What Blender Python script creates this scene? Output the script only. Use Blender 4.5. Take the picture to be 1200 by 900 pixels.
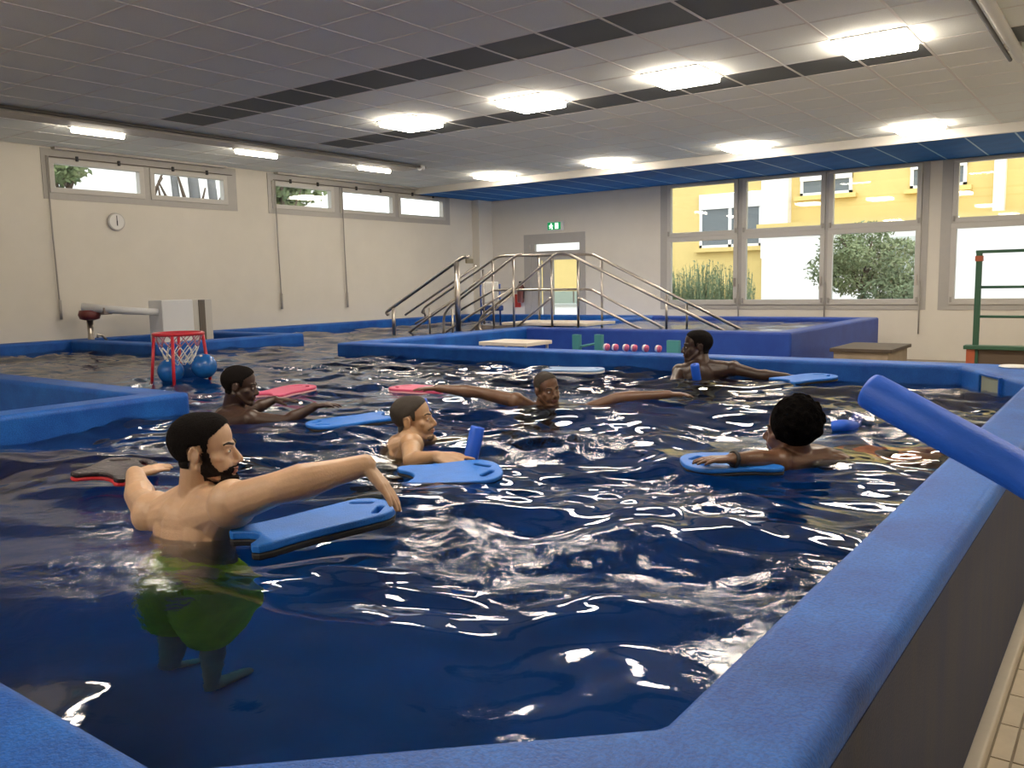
import bpy, bmesh, math, random
import numpy as np
from mathutils import Vector, Matrix
random.seed(7)
for o in list(bpy.data.objects): bpy.data.objects.remove(o)
SC = bpy.context.scene
COL = SC.collection
PI = math.pi

# ------------------------------------------------------------------ camera
EYE = 1.447
F_PX = 1000.0
PITCH, YAW, ROLL = math.radians(6.73), math.radians(36.45), math.radians(-1.124)
def cam_axes(p, y, r):
    cy, sy, cp, sp, cr, sr = math.cos(y), math.sin(y), math.cos(p), math.sin(p), math.cos(r), math.sin(r)
    fwd = Vector((-sy*cp, cy*cp, -sp)); right = Vector((cy, sy, 0)); up = right.cross(fwd)
    return right*cr + up*sr, -right*sr + up*cr, fwd
CR, CU, CF = cam_axes(PITCH, YAW, ROLL)
cd = bpy.data.cameras.new('camera'); cam = bpy.data.objects.new('camera', cd); COL.objects.link(cam)
cd.sensor_width = 36.0; cd.lens = 36.0*F_PX/1200.0; cd.clip_start = 0.02; cd.clip_end = 300
m3 = Matrix((CR, CU, -CF)).transposed()
cam.matrix_world = Matrix.Translation((0, 0, EYE)) @ m3.to_4x4()
SC.camera = cam
CO = Vector((0, 0, EYE))
def ray(u, v): return CR*((u-600)/F_PX) + CU*((450-v)/F_PX) + CF
def onz(u, v, z): d = ray(u, v); return CO + d*((z-EYE)/d.z)
def ony(u, v, y): d = ray(u, v); return CO + d*(y/d.y)
def onx(u, v, x): d = ray(u, v); return CO + d*(x/d.x)
def PD(u, v, d): return CO + ray(u, v)*d

# ------------------------------------------------------------------ light
SC.view_settings.view_transform = 'Standard'; SC.view_settings.look = 'None'
SC.view_settings.gamma = 1.0; SC.view_settings.use_curve_mapping = False
SC.view_settings.exposure = 0.45
W = bpy.data.worlds.new('World'); SC.world = W; W.use_nodes = True
wn = W.node_tree.nodes; wl = W.node_tree.links
bg = wn['Background']; bg.inputs['Color'].default_value = (0.95, 0.97, 1.0, 1); bg.inputs['Strength'].default_value = 2.2
LAMP = 32.0            # ceiling panel emission
LAMP_COL = (1.0, 0.88, 0.72, 1)
SC.cycles.use_denoising = True
SC.cycles.max_bounces = 10; SC.cycles.diffuse_bounces = 5; SC.cycles.glossy_bounces = 4
SC.cycles.transmission_bounces = 6; SC.cycles.transparent_max_bounces = 12
SC.cycles.sample_clamp_indirect = 6.0
SC.cycles.caustics_reflective = False; SC.cycles.caustics_refractive = True

# ------------------------------------------------------------------ helpers
MATS = {}
def mat(name, col, rough=.6, metal=0., var=0., vscale=8., bump=0., bscale=60., spec=.5, emit=None, estr=0., sheen=0., sss=0., col2=None, stretch=None):
    if name in MATS: return MATS[name]
    m = bpy.data.materials.new(name); m.use_nodes = True; N = m.node_tree.nodes; L = m.node_tree.links
    b = N['Principled BSDF']
    b.inputs['Base Color'].default_value = (*col, 1); b.inputs['Roughness'].default_value = rough
    b.inputs['Metallic'].default_value = metal; b.inputs['Specular IOR Level'].default_value = spec
    if sheen: b.inputs['Sheen Weight'].default_value = sheen
    if sss:
        b.inputs['Subsurface Weight'].default_value = sss; b.inputs['Subsurface Radius'].default_value = (.02, .008, .005); b.inputs['Subsurface Scale'].default_value = 1.0
    if emit: b.inputs['Emission Color'].default_value = emit; b.inputs['Emission Strength'].default_value = estr
    if var or bump:
        tc = N.new('ShaderNodeTexCoord'); src = tc.outputs['Object']
        if stretch:
            mp = N.new('ShaderNodeMapping'); mp.inputs['Scale'].default_value = stretch; L.new(src, mp.inputs[0]); src = mp.outputs[0]
    if var:
        n = N.new('ShaderNodeTexNoise'); n.inputs['Scale'].default_value = vscale; n.inputs['Detail'].default_value = 6; n.inputs['Roughness'].default_value = .6
        L.new(src, n.inputs['Vector'])
        r = N.new('ShaderNodeValToRGB'); r.color_ramp.elements[0].position = .3; r.color_ramp.elements[1].position = .7
        c0 = [max(0, c*(1-var)) for c in col]; c1 = col2 if col2 else [min(1, c*(1+var)) for c in col]
        r.color_ramp.elements[0].color = (*c0, 1); r.color_ramp.elements[1].color = (*c1, 1)
        L.new(n.outputs['Fac'], r.inputs[0]); L.new(r.outputs[0], b.inputs['Base Color'])
    if bump:
        n2 = N.new('ShaderNodeTexNoise'); n2.inputs['Scale'].default_value = bscale; n2.inputs['Detail'].default_value = 4
        L.new(src, n2.inputs['Vector'])
        bp = N.new('ShaderNodeBump'); bp.inputs['Strength'].default_value = bump; bp.inputs['Distance'].default_value = .01
        L.new(n2.outputs['Fac'], bp.inputs['Height']); L.new(bp.outputs[0], b.inputs['Normal'])
    MATS[name] = m; return m

def V(*a): return Vector(a)
class MB:
    def __init__(s): s.v = []; s.f = []; s.mi = []
    def add(s, vs, fs, mi=0):
        n = len(s.v); s.v += [Vector(p) for p in vs]; s.f += [tuple(i+n for i in f) for f in fs]; s.mi += [mi]*len(fs); return s
    def box(s, a, b, mi=0):
        x0, y0, z0 = [min(a[i], b[i]) for i in range(3)]; x1, y1, z1 = [max(a[i], b[i]) for i in range(3)]
        return s.add([(x0,y0,z0),(x1,y0,z0),(x1,y1,z0),(x0,y1,z0),(x0,y0,z1),(x1,y0,z1),(x1,y1,z1),(x0,y1,z1)],
                     [(0,3,2,1),(4,5,6,7),(0,1,5,4),(1,2,6,5),(2,3,7,6),(3,0,4,7)], mi)
    def prism(s, poly, z0, z1, mi=0):
        n = len(poly); a = sum(poly[i][0]*poly[(i+1)%n][1]-poly[(i+1)%n][0]*poly[i][1] for i in range(n))
        if a < 0: poly = poly[::-1]
        vs = [(p[0],p[1],z0) for p in poly]+[(p[0],p[1],z1) for p in poly]
        return s.add(vs, [tuple(range(n-1,-1,-1)), tuple(range(n,2*n))]+[(i,(i+1)%n,n+(i+1)%n,n+i) for i in range(n)], mi)
    def tube(s, pts, r, seg=10, mi=0, caps=True, closed=False):
        pts = [Vector(p) for p in pts]; n = len(pts); rs = r if isinstance(r, (list, tuple)) else [r]*n
        vs = []; t0 = None; u = None
        for i, p in enumerate(pts):
            if closed: t = (pts[(i+1)%n]-pts[i-1]).normalized()
            else: t = ((pts[min(i+1,n-1)]-pts[max(i-1,0)])).normalized()
            if u is None:
                u = t.orthogonal().normalized()
            else:
                u = (u - t*u.dot(t)).normalized()
            w = t.cross(u)
            for k in range(seg):
                a = 2*PI*k/seg; vs.append(p+(u*math.cos(a)+w*math.sin(a))*rs[i])
        fs = []
        for i in range(n if closed else n-1):
            for k in range(seg):
                j = (i+1)%n
                fs.append((i*seg+k, i*seg+(k+1)%seg, j*seg+(k+1)%seg, j*seg+k))
        if caps and not closed: fs += [tuple(range(seg-1,-1,-1)), tuple(range((n-1)*seg, n*seg))]
        return s.add(vs, fs, mi)
    def lathe(s, prof, c, ax=Vector((0,0,1)), seg=24, mi=0):
        ax = Vector(ax).normalized(); u = ax.orthogonal().normalized(); w = ax.cross(u); c = Vector(c); n = len(prof); vs = []
        for r, h in prof:
            for k in range(seg):
                a = 2*PI*k/seg; vs.append(c+ax*h+(u*math.cos(a)+w*math.sin(a))*r)
        fs = [(i*seg+k, i*seg+(k+1)%seg, (i+1)*seg+(k+1)%seg, (i+1)*seg+k) for i in range(n-1) for k in range(seg)]
        fs += [tuple(range(seg-1,-1,-1)), tuple(range((n-1)*seg, n*seg))]
        return s.add(vs, fs, mi)
    def ell(s, c, ax, seg=20, rings=12, mi=0):
        c = Vector(c)
        if not isinstance(ax[0], Vector): ax = [V(ax[0],0,0), V(0,ax[1],0), V(0,0,ax[2])]
        vs = [c+ax[2]]
        for i in range(1, rings):
            t = PI*i/rings
            for k in range(seg):
                a = 2*PI*k/seg; vs.append(c+ax[2]*math.cos(t)+(ax[0]*math.cos(a)+ax[1]*math.sin(a))*math.sin(t))
        vs.append(c-ax[2]); fs = [(0, 1+k, 1+(k+1)%seg) for k in range(seg)]
        for i in range(rings-2):
            for k in range(seg):
                fs.append((1+i*seg+k, 1+(i+1)*seg+k, 1+(i+1)*seg+(k+1)%seg, 1+i*seg+(k+1)%seg))
        b = 1+(rings-2)*seg; l = len(vs)-1
        fs += [(b+(k+1)%seg, b+k, l) for k in range(seg)]
        return s.add(vs, fs, mi)
    def cap(s, a, ra, b, rb, seg=16):
        a = Vector(a); b = Vector(b); s.ell(a, (ra,)*3, seg, 10); s.ell(b, (rb,)*3, seg, 10)
        if (b-a).length > 1e-4: s.tube([a, b], [ra, rb], seg)
        return s
    def build(s, name, m, parent=None, smooth=False, bevel=0., bseg=2, base=None):
        me = bpy.data.meshes.new(name)
        b = base if base is not None else (Vector(parent['_b']) if parent is not None and '_b' in parent else Vector((0,0,0)))
        me.from_pydata([v-b for v in s.v], [], s.f)
        ms = m if isinstance(m, (list, tuple)) else [m]
        for k in ms: me.materials.append(k)
        if len(ms) > 1: me.polygons.foreach_set('material_index', s.mi)
        if smooth: me.polygons.foreach_set('use_smooth', [True]*len(me.polygons))
        me.update()
        o = bpy.data.objects.new(name, me); COL.objects.link(o)
        if parent is not None:
            o.parent = parent; o['_b'] = parent['_b'] if '_b' in parent else (0,0,0)
        elif base is not None: o.location = b; o['_b'] = tuple(b)
        else: o['_b'] = (0,0,0)
        if bevel:
            bv = o.modifiers.new('bevel', 'BEVEL'); bv.width = bevel; bv.segments = bseg; bv.limit_method = 'ANGLE'; bv.angle_limit = math.radians(40)
            if smooth is False and bseg > 1: me.polygons.foreach_set('use_smooth', [True]*len(me.polygons)); wn_ = o.modifiers.new('wn', 'WEIGHTED_NORMAL'); wn_.keep_sharp = True
        return o
def tag(o, label=None, cat=None, group=None, kind=None):
    if label: o['label'] = label
    if cat: o['category'] = cat
    if group: o['group'] = group
    if kind: o['kind'] = kind
    return o
def thing(name, label, cat, base, group=None, kind=None):
    o = bpy.data.objects.new(name, None); COL.objects.link(o); o.location = base; o['_b'] = tuple(base); o.empty_display_size = .1
    return tag(o, label, cat, group, kind)
def copy_tree(o, parent=None):
    c = o.copy(); COL.objects.link(c); c.parent = parent
    for ch in list(o.children): copy_tree(ch, c)
    return c

# ------------------------------------------------------------------ materials
M_wall = mat('wall_paint', (.70,.66,.58), .75, var=.03, vscale=2, bump=.05, bscale=120)
M_frame = mat('grey_aluminium', (.42,.40,.37), .45, var=.03)
M_sash = mat('sash_aluminium', (.52,.50,.46), .4)
M_tile = mat('ceiling_tile', (.84,.87,.83), .9, var=.05, vscale=90, bump=.15, bscale=250)
M_grid = mat('ceiling_grid', (.80,.78,.74), .7)
M_vent = mat('perforated_tile', (.13,.14,.14), .7, var=.3, vscale=300)
M_blueceil = mat('blue_ceiling', (.003,.11,.36), .7, var=.15, spec=.2, vscale=3)
M_white = mat('white_plastic', (.75,.74,.72), .4)
M_black = mat('black_rubber', (.015,.015,.02), .5)
M_steel = mat('stainless_steel', (.55,.50,.45), .28, 1.0, var=.06, vscale=20)
M_pipe = mat('painted_pipe', (.5,.47,.42), .5)
M_tube = mat('lamp_tube', (1,1,1), .5, emit=LAMP_COL, estr=42.)
M_panel = mat('lamp_panel', (1,1,1), .5, emit=LAMP_COL, estr=LAMP)
def blue_coat(name, c0, c1, rough, bump, streak=False):
    m = bpy.data.materials.new(name); m.use_nodes = True; N = m.node_tree.nodes; L = m.node_tree.links; b = N['Principled BSDF']
    tc = N.new('ShaderNodeTexCoord')
    n = N.new('ShaderNodeTexNoise'); n.inputs['Scale'].default_value = 3.2; n.inputs['Detail'].default_value = 8; n.inputs['Roughness'].default_value = .65
    mp = N.new('ShaderNodeMapping'); mp.inputs['Scale'].default_value = (2.2, 2.2, .35) if streak else (1,1,1)
    L.new(tc.outputs['Object'], mp.inputs[0]); L.new(mp.outputs[0], n.inputs['Vector'])
    r = N.new('ShaderNodeValToRGB'); r.color_ramp.elements[0].position = .35; r.color_ramp.elements[1].position = .68
    r.color_ramp.elements[0].color = (*c0, 1); r.color_ramp.elements[1].color = (*c1, 1)
    L.new(n.outputs['Fac'], r.inputs[0])
    n3 = N.new('ShaderNodeTexNoise'); n3.inputs['Scale'].default_value = 160; n3.inputs['Detail'].default_value = 2
    L.new(tc.outputs['Object'], n3.inputs['Vector'])
    mx = N.new('ShaderNodeMix'); mx.data_type = 'RGBA'; mx.blend_type = 'MULTIPLY'; mx.inputs['Factor'].default_value = .55
    r3 = N.new('ShaderNodeValToRGB'); r3.color_ramp.elements[0].position = .35; r3.color_ramp.elements[0].color = (.45,.45,.45,1); r3.color_ramp.elements[1].position = .6
    L.new(n3.outputs['Fac'], r3.inputs[0]); L.new(r.outputs[0], mx.inputs['A']); L.new(r3.outputs[0], mx.inputs['B'])
    L.new(mx.outputs['Result'], b.inputs['Base Color'])
    bp = N.new('ShaderNodeBump'); bp.inputs['Strength'].default_value = bump; bp.inputs['Distance'].default_value = .004
    L.new(n3.outputs['Fac'], bp.inputs['Height']); L.new(bp.outputs[0], b.inputs['Normal'])
    b.inputs['Roughness'].default_value = rough; b.inputs['Specular IOR Level'].default_value = .3
    return m
M_rim = blue_coat('blue_pool_coating', (.006,.075,.37), (.013,.14,.55), .5, .5)
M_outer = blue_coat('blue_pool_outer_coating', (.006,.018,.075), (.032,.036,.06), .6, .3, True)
M_lining = mat('pool_lining', (.006,.15,.38), .6, var=.2, vscale=2)
M_floor_tile = mat('cream_floor_tile', (.60,.52,.40), .4, var=.08, vscale=12)
M_grout = mat('floor_grout', (.30,.25,.19), .9)
M_cove = mat('cove_skirting', (.50,.45,.37), .5, var=.05)

# ------------------------------------------------------------------ room shell
XL, YB, ZC = -12.5, 16.0, EYE+2.03
XR = 3.2; YN = -3.0
ZB = EYE+1.90   # blue ceiling
YE = 13.6
def struct(name, mb, m, parent=None, **k):
    o = mb.build(name, m, parent, **k)
    if parent is None: o['kind'] = 'structure'
    return o
# floor slabs around the sunken pool
fm = MB()
for a, b in (((-.45,YN),(XR,YB)), ((XL,YN),(-.45,.5)), ((XL,.5),(-5.25,3.1)), ((XL,6.15),(-10.2,8.25)), ((-7.7,7.25),(-.45,YB))):
    fm.box((*a,-.1), (*b,0))
floor = struct('floor', fm, M_grout)
def floor_tile(x0, x1, y0, y1, src={}):
    key = (round(x1-x0,3), round(y1-y0,3)); g = .004
    if key not in src:
        o = MB().box((g,g,0), (key[0]-g, key[1]-g, .008)).build('floor_tile', M_floor_tile, floor, bevel=0); src[key] = o
    else:
        o = src[key].copy(); COL.objects.link(o)
    o.location = (x0, y0, 0); return o
T = .235
for j in range(3, 24):
    y0 = 2.78+(j-10)*T
    floor_tile(-.298, -.24, y0, y0+T)
    for i in range(0, 5): floor_tile(-.24+i*T, -.24+(i+1)*T, y0, y0+T)

# left wall with two ribbon window openings
def wall_with_holes(name, axis, pos, thick, a0, a1, z0, z1, holes, m):
    """axis 'x': wall plane x=pos running along y; 'y': plane y=pos running along x. boxes around holes"""
    mb = MB(); cuts = sorted(set([a0, a1]+[h[0] for h in holes]+[h[1] for h in holes]))
    for s, e in zip(cuts, cuts[1:]):
        mid = (s+e)/2; hs = sorted([h for h in holes if h[0] < mid < h[1]], key=lambda h: h[2]); zz = z0
        segs = []
        for h in hs:
            if h[2] > zz: segs.append((zz, h[2]))
            zz = h[3]
        if zz < z1: segs.append((zz, z1))
        for (q0, q1) in segs:
            if axis == 'x': mb.box((pos, s, q0), (pos+thick, e, q1))
            else: mb.box((s, pos, q0), (e, pos+thick, q1))
    return struct(name, mb, m)
LW = [(5.95, 9.15, EYE+1.31, EYE+2.01), (9.8, 14.71, EYE+1.31, EYE+2.01)]
wall_left = wall_with_holes('wall_left', 'x', XL-.3, .3, YN, YB+.3, -.1, ZC+.3, LW, M_wall)
BW = [(-11.4, -9.77, 0.0, EYE+1.08), (-7.98, -2.99, EYE-.59, EYE+1.92), (-2.80, 2.2, EYE-.59, EYE+1.92)]
wall_back = wall_with_holes('wall_back', 'y', YB, .3, XL, XR+.3, -.1, ZC+.3, BW, M_wall)
wr = MB().box((XR, YN, -.1), (XR+.3, YB, ZC+.3)); wall_right = struct('wall_right', wr, M_wall)
wf = MB().box((XL-.3, YN-.3, -.1), (XR+.3, YN, ZC+.3)); wall_front = struct('wall_front', wf, M_wall)
pier = struct('trim_1', MB().box((XL, 15.5, 0), (-12.3, YB, ZB)), M_wall)

# ceiling: backing, tiles, grid bars
ceil = struct('ceiling', MB().box((XL, YN, ZC+.03), (XR, YE, ZC+.2)), M_tile)
P = .61
gx = lambda k: -1.68-P*k
gy = lambda k: 8.42+P*k
LAMPS1 = [1-1+0, 3, 6, 9]
lamp_cells = {}
for k in (0, 3, 6, 9): lamp_cells[(k, -1)] = 1
for k in (1, 5, 9, 13): lamp_cells[(k, 7)] = 1
for k in (0, 3): lamp_cells[(k, -9)] = 1
for k in (0, 3, 6, 9): lamp_cells[(k, -17)] = 1
for k in (-5,): lamp_cells[(k, -1)] = 1; lamp_cells[(k, 7)] = 1; lamp_cells[(k, -9)] = 1
vents = set([(k, 0) for k in range(0, 13)]+[(k, -4) for k in range(0, 13)]+[(14, -4), (14, 0), (-2, 0), (-3, 0), (-4, 0)])
vents.discard((-1, 0))
# cell (k,j): x from gx(k)-P..gx(k), y from gy(j)..gy(j)+P
def project(p):
    q = Vector(p)-CO; z = q.dot(CF)
    if z < .1: return None
    return 600+F_PX*q.dot(CR)/z, 450-F_PX*q.dot(CU)/z, z
cells = []
for k in range(-8, 18):
    for j in range(-19, 9):
        x1 = gx(k); x0 = x1-P; y0 = gy(j); y1 = y0+P
        x0 = max(x0, XL); x1 = min(x1, XR); y0 = max(y0, YN); y1 = min(y1, YE)
        if x1-x0 < .05 or y1-y0 < .05: continue
        if (k, j) in lamp_cells: continue
        q = project(((x0+x1)/2, (y0+y1)/2, ZC)); vis = q and -60 < q[0] < 1260 and -60 < q[1] < 460
        cells.append((0 if vis else 1, q[2] if q else 99, k, j, x0, x1, y0, y1))
cells.sort()
rest = MB(); srcs = {}; nt = 0
for vis, d, k, j, x0, x1, y0, y1 in cells:
    v = (k, j) in vents
    if nt < 285 and vis == 0 or v:
        key = (round(x1-x0, 2), round(y1-y0, 2), v)
        if key not in srcs:
            srcs[key] = MB().box((.006, .006, .001), (x1-x0-.006, y1-y0-.006, .03)).build('vent_tile' if v else 'ceiling_tile', M_vent if v else M_tile, ceil)
            o = srcs[key]
            if v: o['label'] = 'dark perforated ventilation tile'
        else:
            o = srcs[key].copy(); COL.objects.link(o)
        o.location = (x0, y0, ZC); nt += (not v)
    else:
        rest.box((x0+.01, y0+.01, ZC+.003), (x1-.01, y1-.01, ZC+.03))
tag(rest.build('ceiling_tiles_far', M_tile, ceil), kind='stuff')
gb = MB()
for k in range(-9, 19):
    x = gx(k)
    if XL < x < XR: gb.box((x-.012, YN, ZC-.002), (x+.012, YE, ZC+.028))
for j in range(-19, 10):
    y = gy(j)
    if YN < y < YE: gb.box((XL, y-.012, ZC-.001), (XR, y+.012, ZC+.027))
tag(gb.build('ceiling_grid', M_grid, ceil), kind='stuff')
# fascia and blue lowered ceiling
struct('trim_2', MB().box((XL, YE, ZB), (XR, YE+.05, ZC+.1)).box((XL, YE-.03, ZB+.0), (XR, YE, ZB+.04)), mat('fascia', (.62,.60,.56), .6))
ceil_b = struct('ceiling_blue', MB().box((XL, YE+.05, ZB+.02), (XR, YB, ZB+.1)), mat('blue_joint', (.10,.28,.55), .6))
src = None
for k in range(0, 26):
    x0 = XL+.005+k*P
    for j in range(4):
        y0 = YE+.05+j*.5875
        x1 = min(x0+P, XR)
        if x1-x0 < .5: continue
        if src is None: src = o = MB().box((.012, .004, 0), (P-.012, .5835, .02)).build('ceiling_panel', M_blueceil, ceil_b)
        else: o = src.copy(); COL.objects.link(o)
        o.location = (x0, y0, ZB)

M_js = mat('joint_strip', (.22,.42,.62), .5)
for k in range(1, 26):
    x = XL+.005+k*P
    if x < XR-.1: MB().box((x-.011, YE+.06, ZB-.003), (x+.011, YB-.01, ZB+.012)).build('joint_strip', M_js, ceil_b)
# ceiling lamps
def ceiling_light(k, j, lab, grp=None):
    x1 = gx(k); x0 = x1-P; y0 = gy(j); y1 = y0+P; c = V((x0+x1)/2, (y0+y1)/2, ZC)
    t = thing('ceiling_light', lab, 'ceiling light', c, grp)
    f = MB(); z0, z1 = ZC-.012, ZC+.028
    for a, b in (((x0,y0),(x1,y0+.02)), ((x0,y1-.02),(x1,y1)), ((x0,y0+.02),(x0+.02,y1-.02)), ((x1-.02,y0+.02),(x1,y1-.02))): f.box((*a,z0), (*b,z1))
    f.build('frame', M_white, t)
    MB().box((x0+.02,y0+.02,ZC-.07), (x1-.02,y1-.02,ZC+.02)).build('diffuser', M_panel, t, bevel=.02, bseg=3)
    return t
r1 = {0: 'rightmost and nearest of the four bright square ceiling lights in the middle row', 3: 'second square ceiling light from the right in the middle row beside the dark vent strip',
      6: 'third square ceiling light from the right in the middle row above the dark vent strip', 9: 'leftmost square ceiling light of the middle row, end of the dark vent strip'}
for k, l in r1.items(): ceiling_light(k, -1, l, 'square ceiling lights in the middle row')
r2 = {1: 'rightmost square ceiling light glowing against the blue lowered ceiling', 5: 'second square ceiling light from the right beside the blue ceiling strip',
      9: 'third square ceiling light from the right beside the blue ceiling strip', 13: 'leftmost square ceiling light beside the blue strip, above the rails'}
for k, l in r2.items(): ceiling_light(k, 7, l, 'square ceiling lights by the blue ceiling strip')
for (k, j) in lamp_cells:
    if (j == -9 or j == -17 or k < 0): ceiling_light(k, j, 'square ceiling light over the near side of the hall, at x %d y %d' % (k, j) if 0 else 'square ceiling light over the near side of the hall', 'square ceiling lights out of view')

# trunking with tube lamps on the left
tr = thing('cable_trunking', 'long beige ceiling trunking running along the left wall towards the blue ceiling', 'trunking', (-10.2, 7, ZC))
MB().box((-10.42, 1.0, ZC-.07), (-10.08, 11.05, ZC-.002)).build('casing', M_pipe, tr, bevel=.006)
MB().tube([(-10.02, 1.0, ZC-.03), (-10.02, 11.2, ZC-.03)], .02).build('conduit', mat('dark_conduit', (.12,.11,.10), .6), tr, smooth=True)
MB().tube([(-10.02, 11.05, ZC-.05), (-10.02, 11.13, ZC-.05)], .05, 12).build('end_cap', M_white, tr)
tl = ['leftmost tube lamp on the ceiling trunking', 'middle tube lamp on the ceiling trunking', 'tube lamp at the far end of the ceiling trunking']
for i, (ya, yb) in enumerate(((5.45, 6.1), (7.8, 8.5), (10.2, 10.9))):
    t = thing('tube_light', tl[i], 'ceiling light', (-10.6, (ya+yb)/2, ZC-.06), 'tube lamps under the trunking')
    MB().box((-10.66, ya-.02, ZC-.045), (-10.54, yb+.02, ZC-.002)).build('housing', M_white, t)
    MB().tube([(-10.6, ya, ZC-.07), (-10.6, yb, ZC-.07)], .035, 14).build('tube', M_tube, t, smooth=True)
# hoist rail pipe on the right
pr = thing('ceiling_rail', 'beige ceiling rail with dark underside at the top right corner', 'rail', (-1.05, 7, ZC-.08))
MB().tube([(-1.02, -1, ZC-.07), (-1.02, 9.35, ZC-.07)], .045, 14).build('pipe', M_pipe, pr, smooth=True)
MB().tube([(-1.10, -1, ZC-.08), (-1.10, 9.3, ZC-.08)], .018, 10).build('slim_rail', mat('dark_conduit', (.1,.1,.1)), pr, smooth=True)
for y in (1, 3, 5, 7, 9): MB().box((-1.12, y-.03, ZC-.06), (-.98, y+.03, ZC-.001)).build('bracket', M_steel, pr)

# ------------------------------------------------------------------ glass
def glass_mat():
    m = bpy.data.materials.new('window_glass'); m.use_nodes = True; N = m.node_tree.nodes; L = m.node_tree.links; N.remove(N['Principled BSDF'])
    tr_ = N.new('ShaderNodeBsdfTransparent'); tr_.inputs[0].default_value = (.95,.97,.96,1); g = N.new('ShaderNodeBsdfGlossy'); g.inputs['Roughness'].default_value = .02
    fr = N.new('ShaderNodeFresnel'); mx = N.new('ShaderNodeMixShader')
    ge = N.new('ShaderNodeNewGeometry'); mr = N.new('ShaderNodeMapRange'); mr.inputs['To Min'].default_value = 1.5; mr.inputs['To Max'].default_value = 1/1.5   # no false total reflection at the inner face of the pane
    L.new(ge.outputs['Backfacing'], mr.inputs['Value']); L.new(mr.outputs[0], fr.inputs[0])
    L.new(fr.outputs[0], mx.inputs[0]); L.new(tr_.outputs[0], mx.inputs[1]); L.new(g.outputs[0], mx.inputs[2]); L.new(mx.outputs[0], N['Material Output'].inputs[0]); return m
M_glass = glass_mat()
M_cord = mat('grey_cord', (.35,.33,.30), .6)

# left windows: a framed band with bottom-hung sashes
def left_window(name, y0, y1, z0, z1, sashes):
    w = struct(name, MB().box((XL-.16, y0, z0), (XL-.10, y0+.04, z1)), M_frame)
    cuts = [y0]+[c for s in sashes for c in s]+[y1]
    zg0, zg1 = EYE+1.40, EYE+1.88
    f = MB(); x0, x1 = XL-.12, XL+.012
    f.box((x0,y0,z0), (x1,y1,zg0)); f.box((x0,y0,zg1), (x1,y1,z1))
    for a, b in zip(cuts[0::2], cuts[1::2]): f.box((x0,a,zg0), (x1,b,zg1))
    f.build('window_frame', M_frame, w)
    for a, b in sashes:
        s = MB(); c = .075
        xa, xb = XL-.08, XL+.03
        s.box((xa,a,zg0),(xb,b,zg0+c)); s.box((xa,a,zg1-c),(xb,b,zg1)); s.box((xa,a,zg0+c),(xb,a+c,zg1-c)); s.box((xa,b-c,zg0+c),(xb,b,zg1-c))
        so = s.build('sash', M_sash, w, bevel=.004)
        MB().box((XL-.05,a+c,zg0+c),(XL-.044,b-c,zg1-c)).build('pane', M_glass, so)
        h = MB()
        for t in (.28, .72): y = a+(b-a)*t; h.box((XL+.03,y-.015,zg1-.02),(XL+.06,y+.015,zg1+.05))
        h.build('hinge', M_black, so)
    rod = MB().tube([(XL+.045,y0+.1,zg1+.015),(XL+.045,y1-.1,zg1+.015)], .006, 6); rod.build('opener_rod', mat('rod_brown', (.12,.09,.07), .5), w)
    tag(MB().box((XL, y0+.15, ZC-.035), (XL+.12, y1-.25, ZC-.001)).build('blind_box', M_pipe, w))
    return w
left_window('window_1', *LW[0][:2], LW[0][2], LW[0][3], [(6.04, 7.47), (7.57, 8.96)])
left_window('window_2', *LW[1][:2], LW[1][2], LW[1][3], [(9.88, 11.32), (11.47, 12.97), (13.07, 14.54)])
for i, (yc, zb) in enumerate(((6.0, EYE-.39), (9.92, EYE-.38), (11.5, EYE-.40))):
    t = thing('winder_rod', ['long window winder rod hanging at the left end of the left wall', 'window winder rod hanging from the left end of the three-pane ribbon window', 'window winder rod hanging right of the middle of the left wall'][i], 'cord', (XL+.05, yc, zb), 'winder rods on the left wall')
    MB().tube([(XL+.06,yc,EYE+1.9),(XL+.05,yc+.01,EYE+.8),(XL+.04,yc+.04,zb)], .011, 8).build('rod', M_cord, t, smooth=True)
    MB().tube([(XL+.04,yc+.04,zb+.28),(XL+.04,yc+.04,zb)], .02, 8).build('handle', M_cord, t, smooth=True)
# back windows
def back_window(name, x0, x1, z0, z1, panes, zt0, zt1, zg0, zg1):
    w = struct(name, MB().box((x0, YB+.12, z0), (x0+.03, YB+.16, z1)), M_frame)
    f = MB(); ya, yb = YB-.012, YB+.14
    f.box((x0,ya,z0),(x1,yb,zg0-.10)); f.box((x0,ya,zg1+.06),(x1,yb,z1))
    cuts = [x0]+[c for p in panes for c in (p[0]-.085, p[1]+.085)]+[x1]
    for a, b in zip(cuts[0::2], cuts[1::2]): f.box((a,ya,zg0-.10),(b,yb,zg1+.06))
    f.build('window_frame', M_frame, w)
    for a, b in panes:
        for (q0, q1) in ((zg0, zt0), (zt1, zg1)):
            c = .085 if q0 == zg0 else .08; top = .09; s = MB(); ys, ye = YB-.035, YB+.06
            s.box((a-c,ys,q0-.1 if q0 == zg0 else q0-.09),(b+c,ye,q0)); s.box((a-c,ys,q1),(b+c,ye,q1+(.09 if q0 == zg0 else .06))); s.box((a-c,ys,q0),(a,ye,q1)); s.box((b,ys,q0),(b+c,ye,q1))
            so = s.build('sash', M_sash, w, bevel=.006)
            MB().box((a,YB+.01,q0),(b,YB+.016,q1)).build('pane', M_glass, so)
            h = MB()
            for x in (a-c+.02, b+c-.05): h.box((x,ys-.03,q0-.06),(x+.03,ys,q0+.03))
            h.build('hinge', M_cord, so)
            if q0 == zg0: MB().box((b+c-.06,ys-.04,.1+q0+.15),(b+c-.035,ys-.01,q0+.42)).build('handle', M_steel, so)
    return w
ZT0, ZT1, ZG0, ZG1 = EYE+.76, EYE+.94, EYE-.40, EYE+1.83
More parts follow.
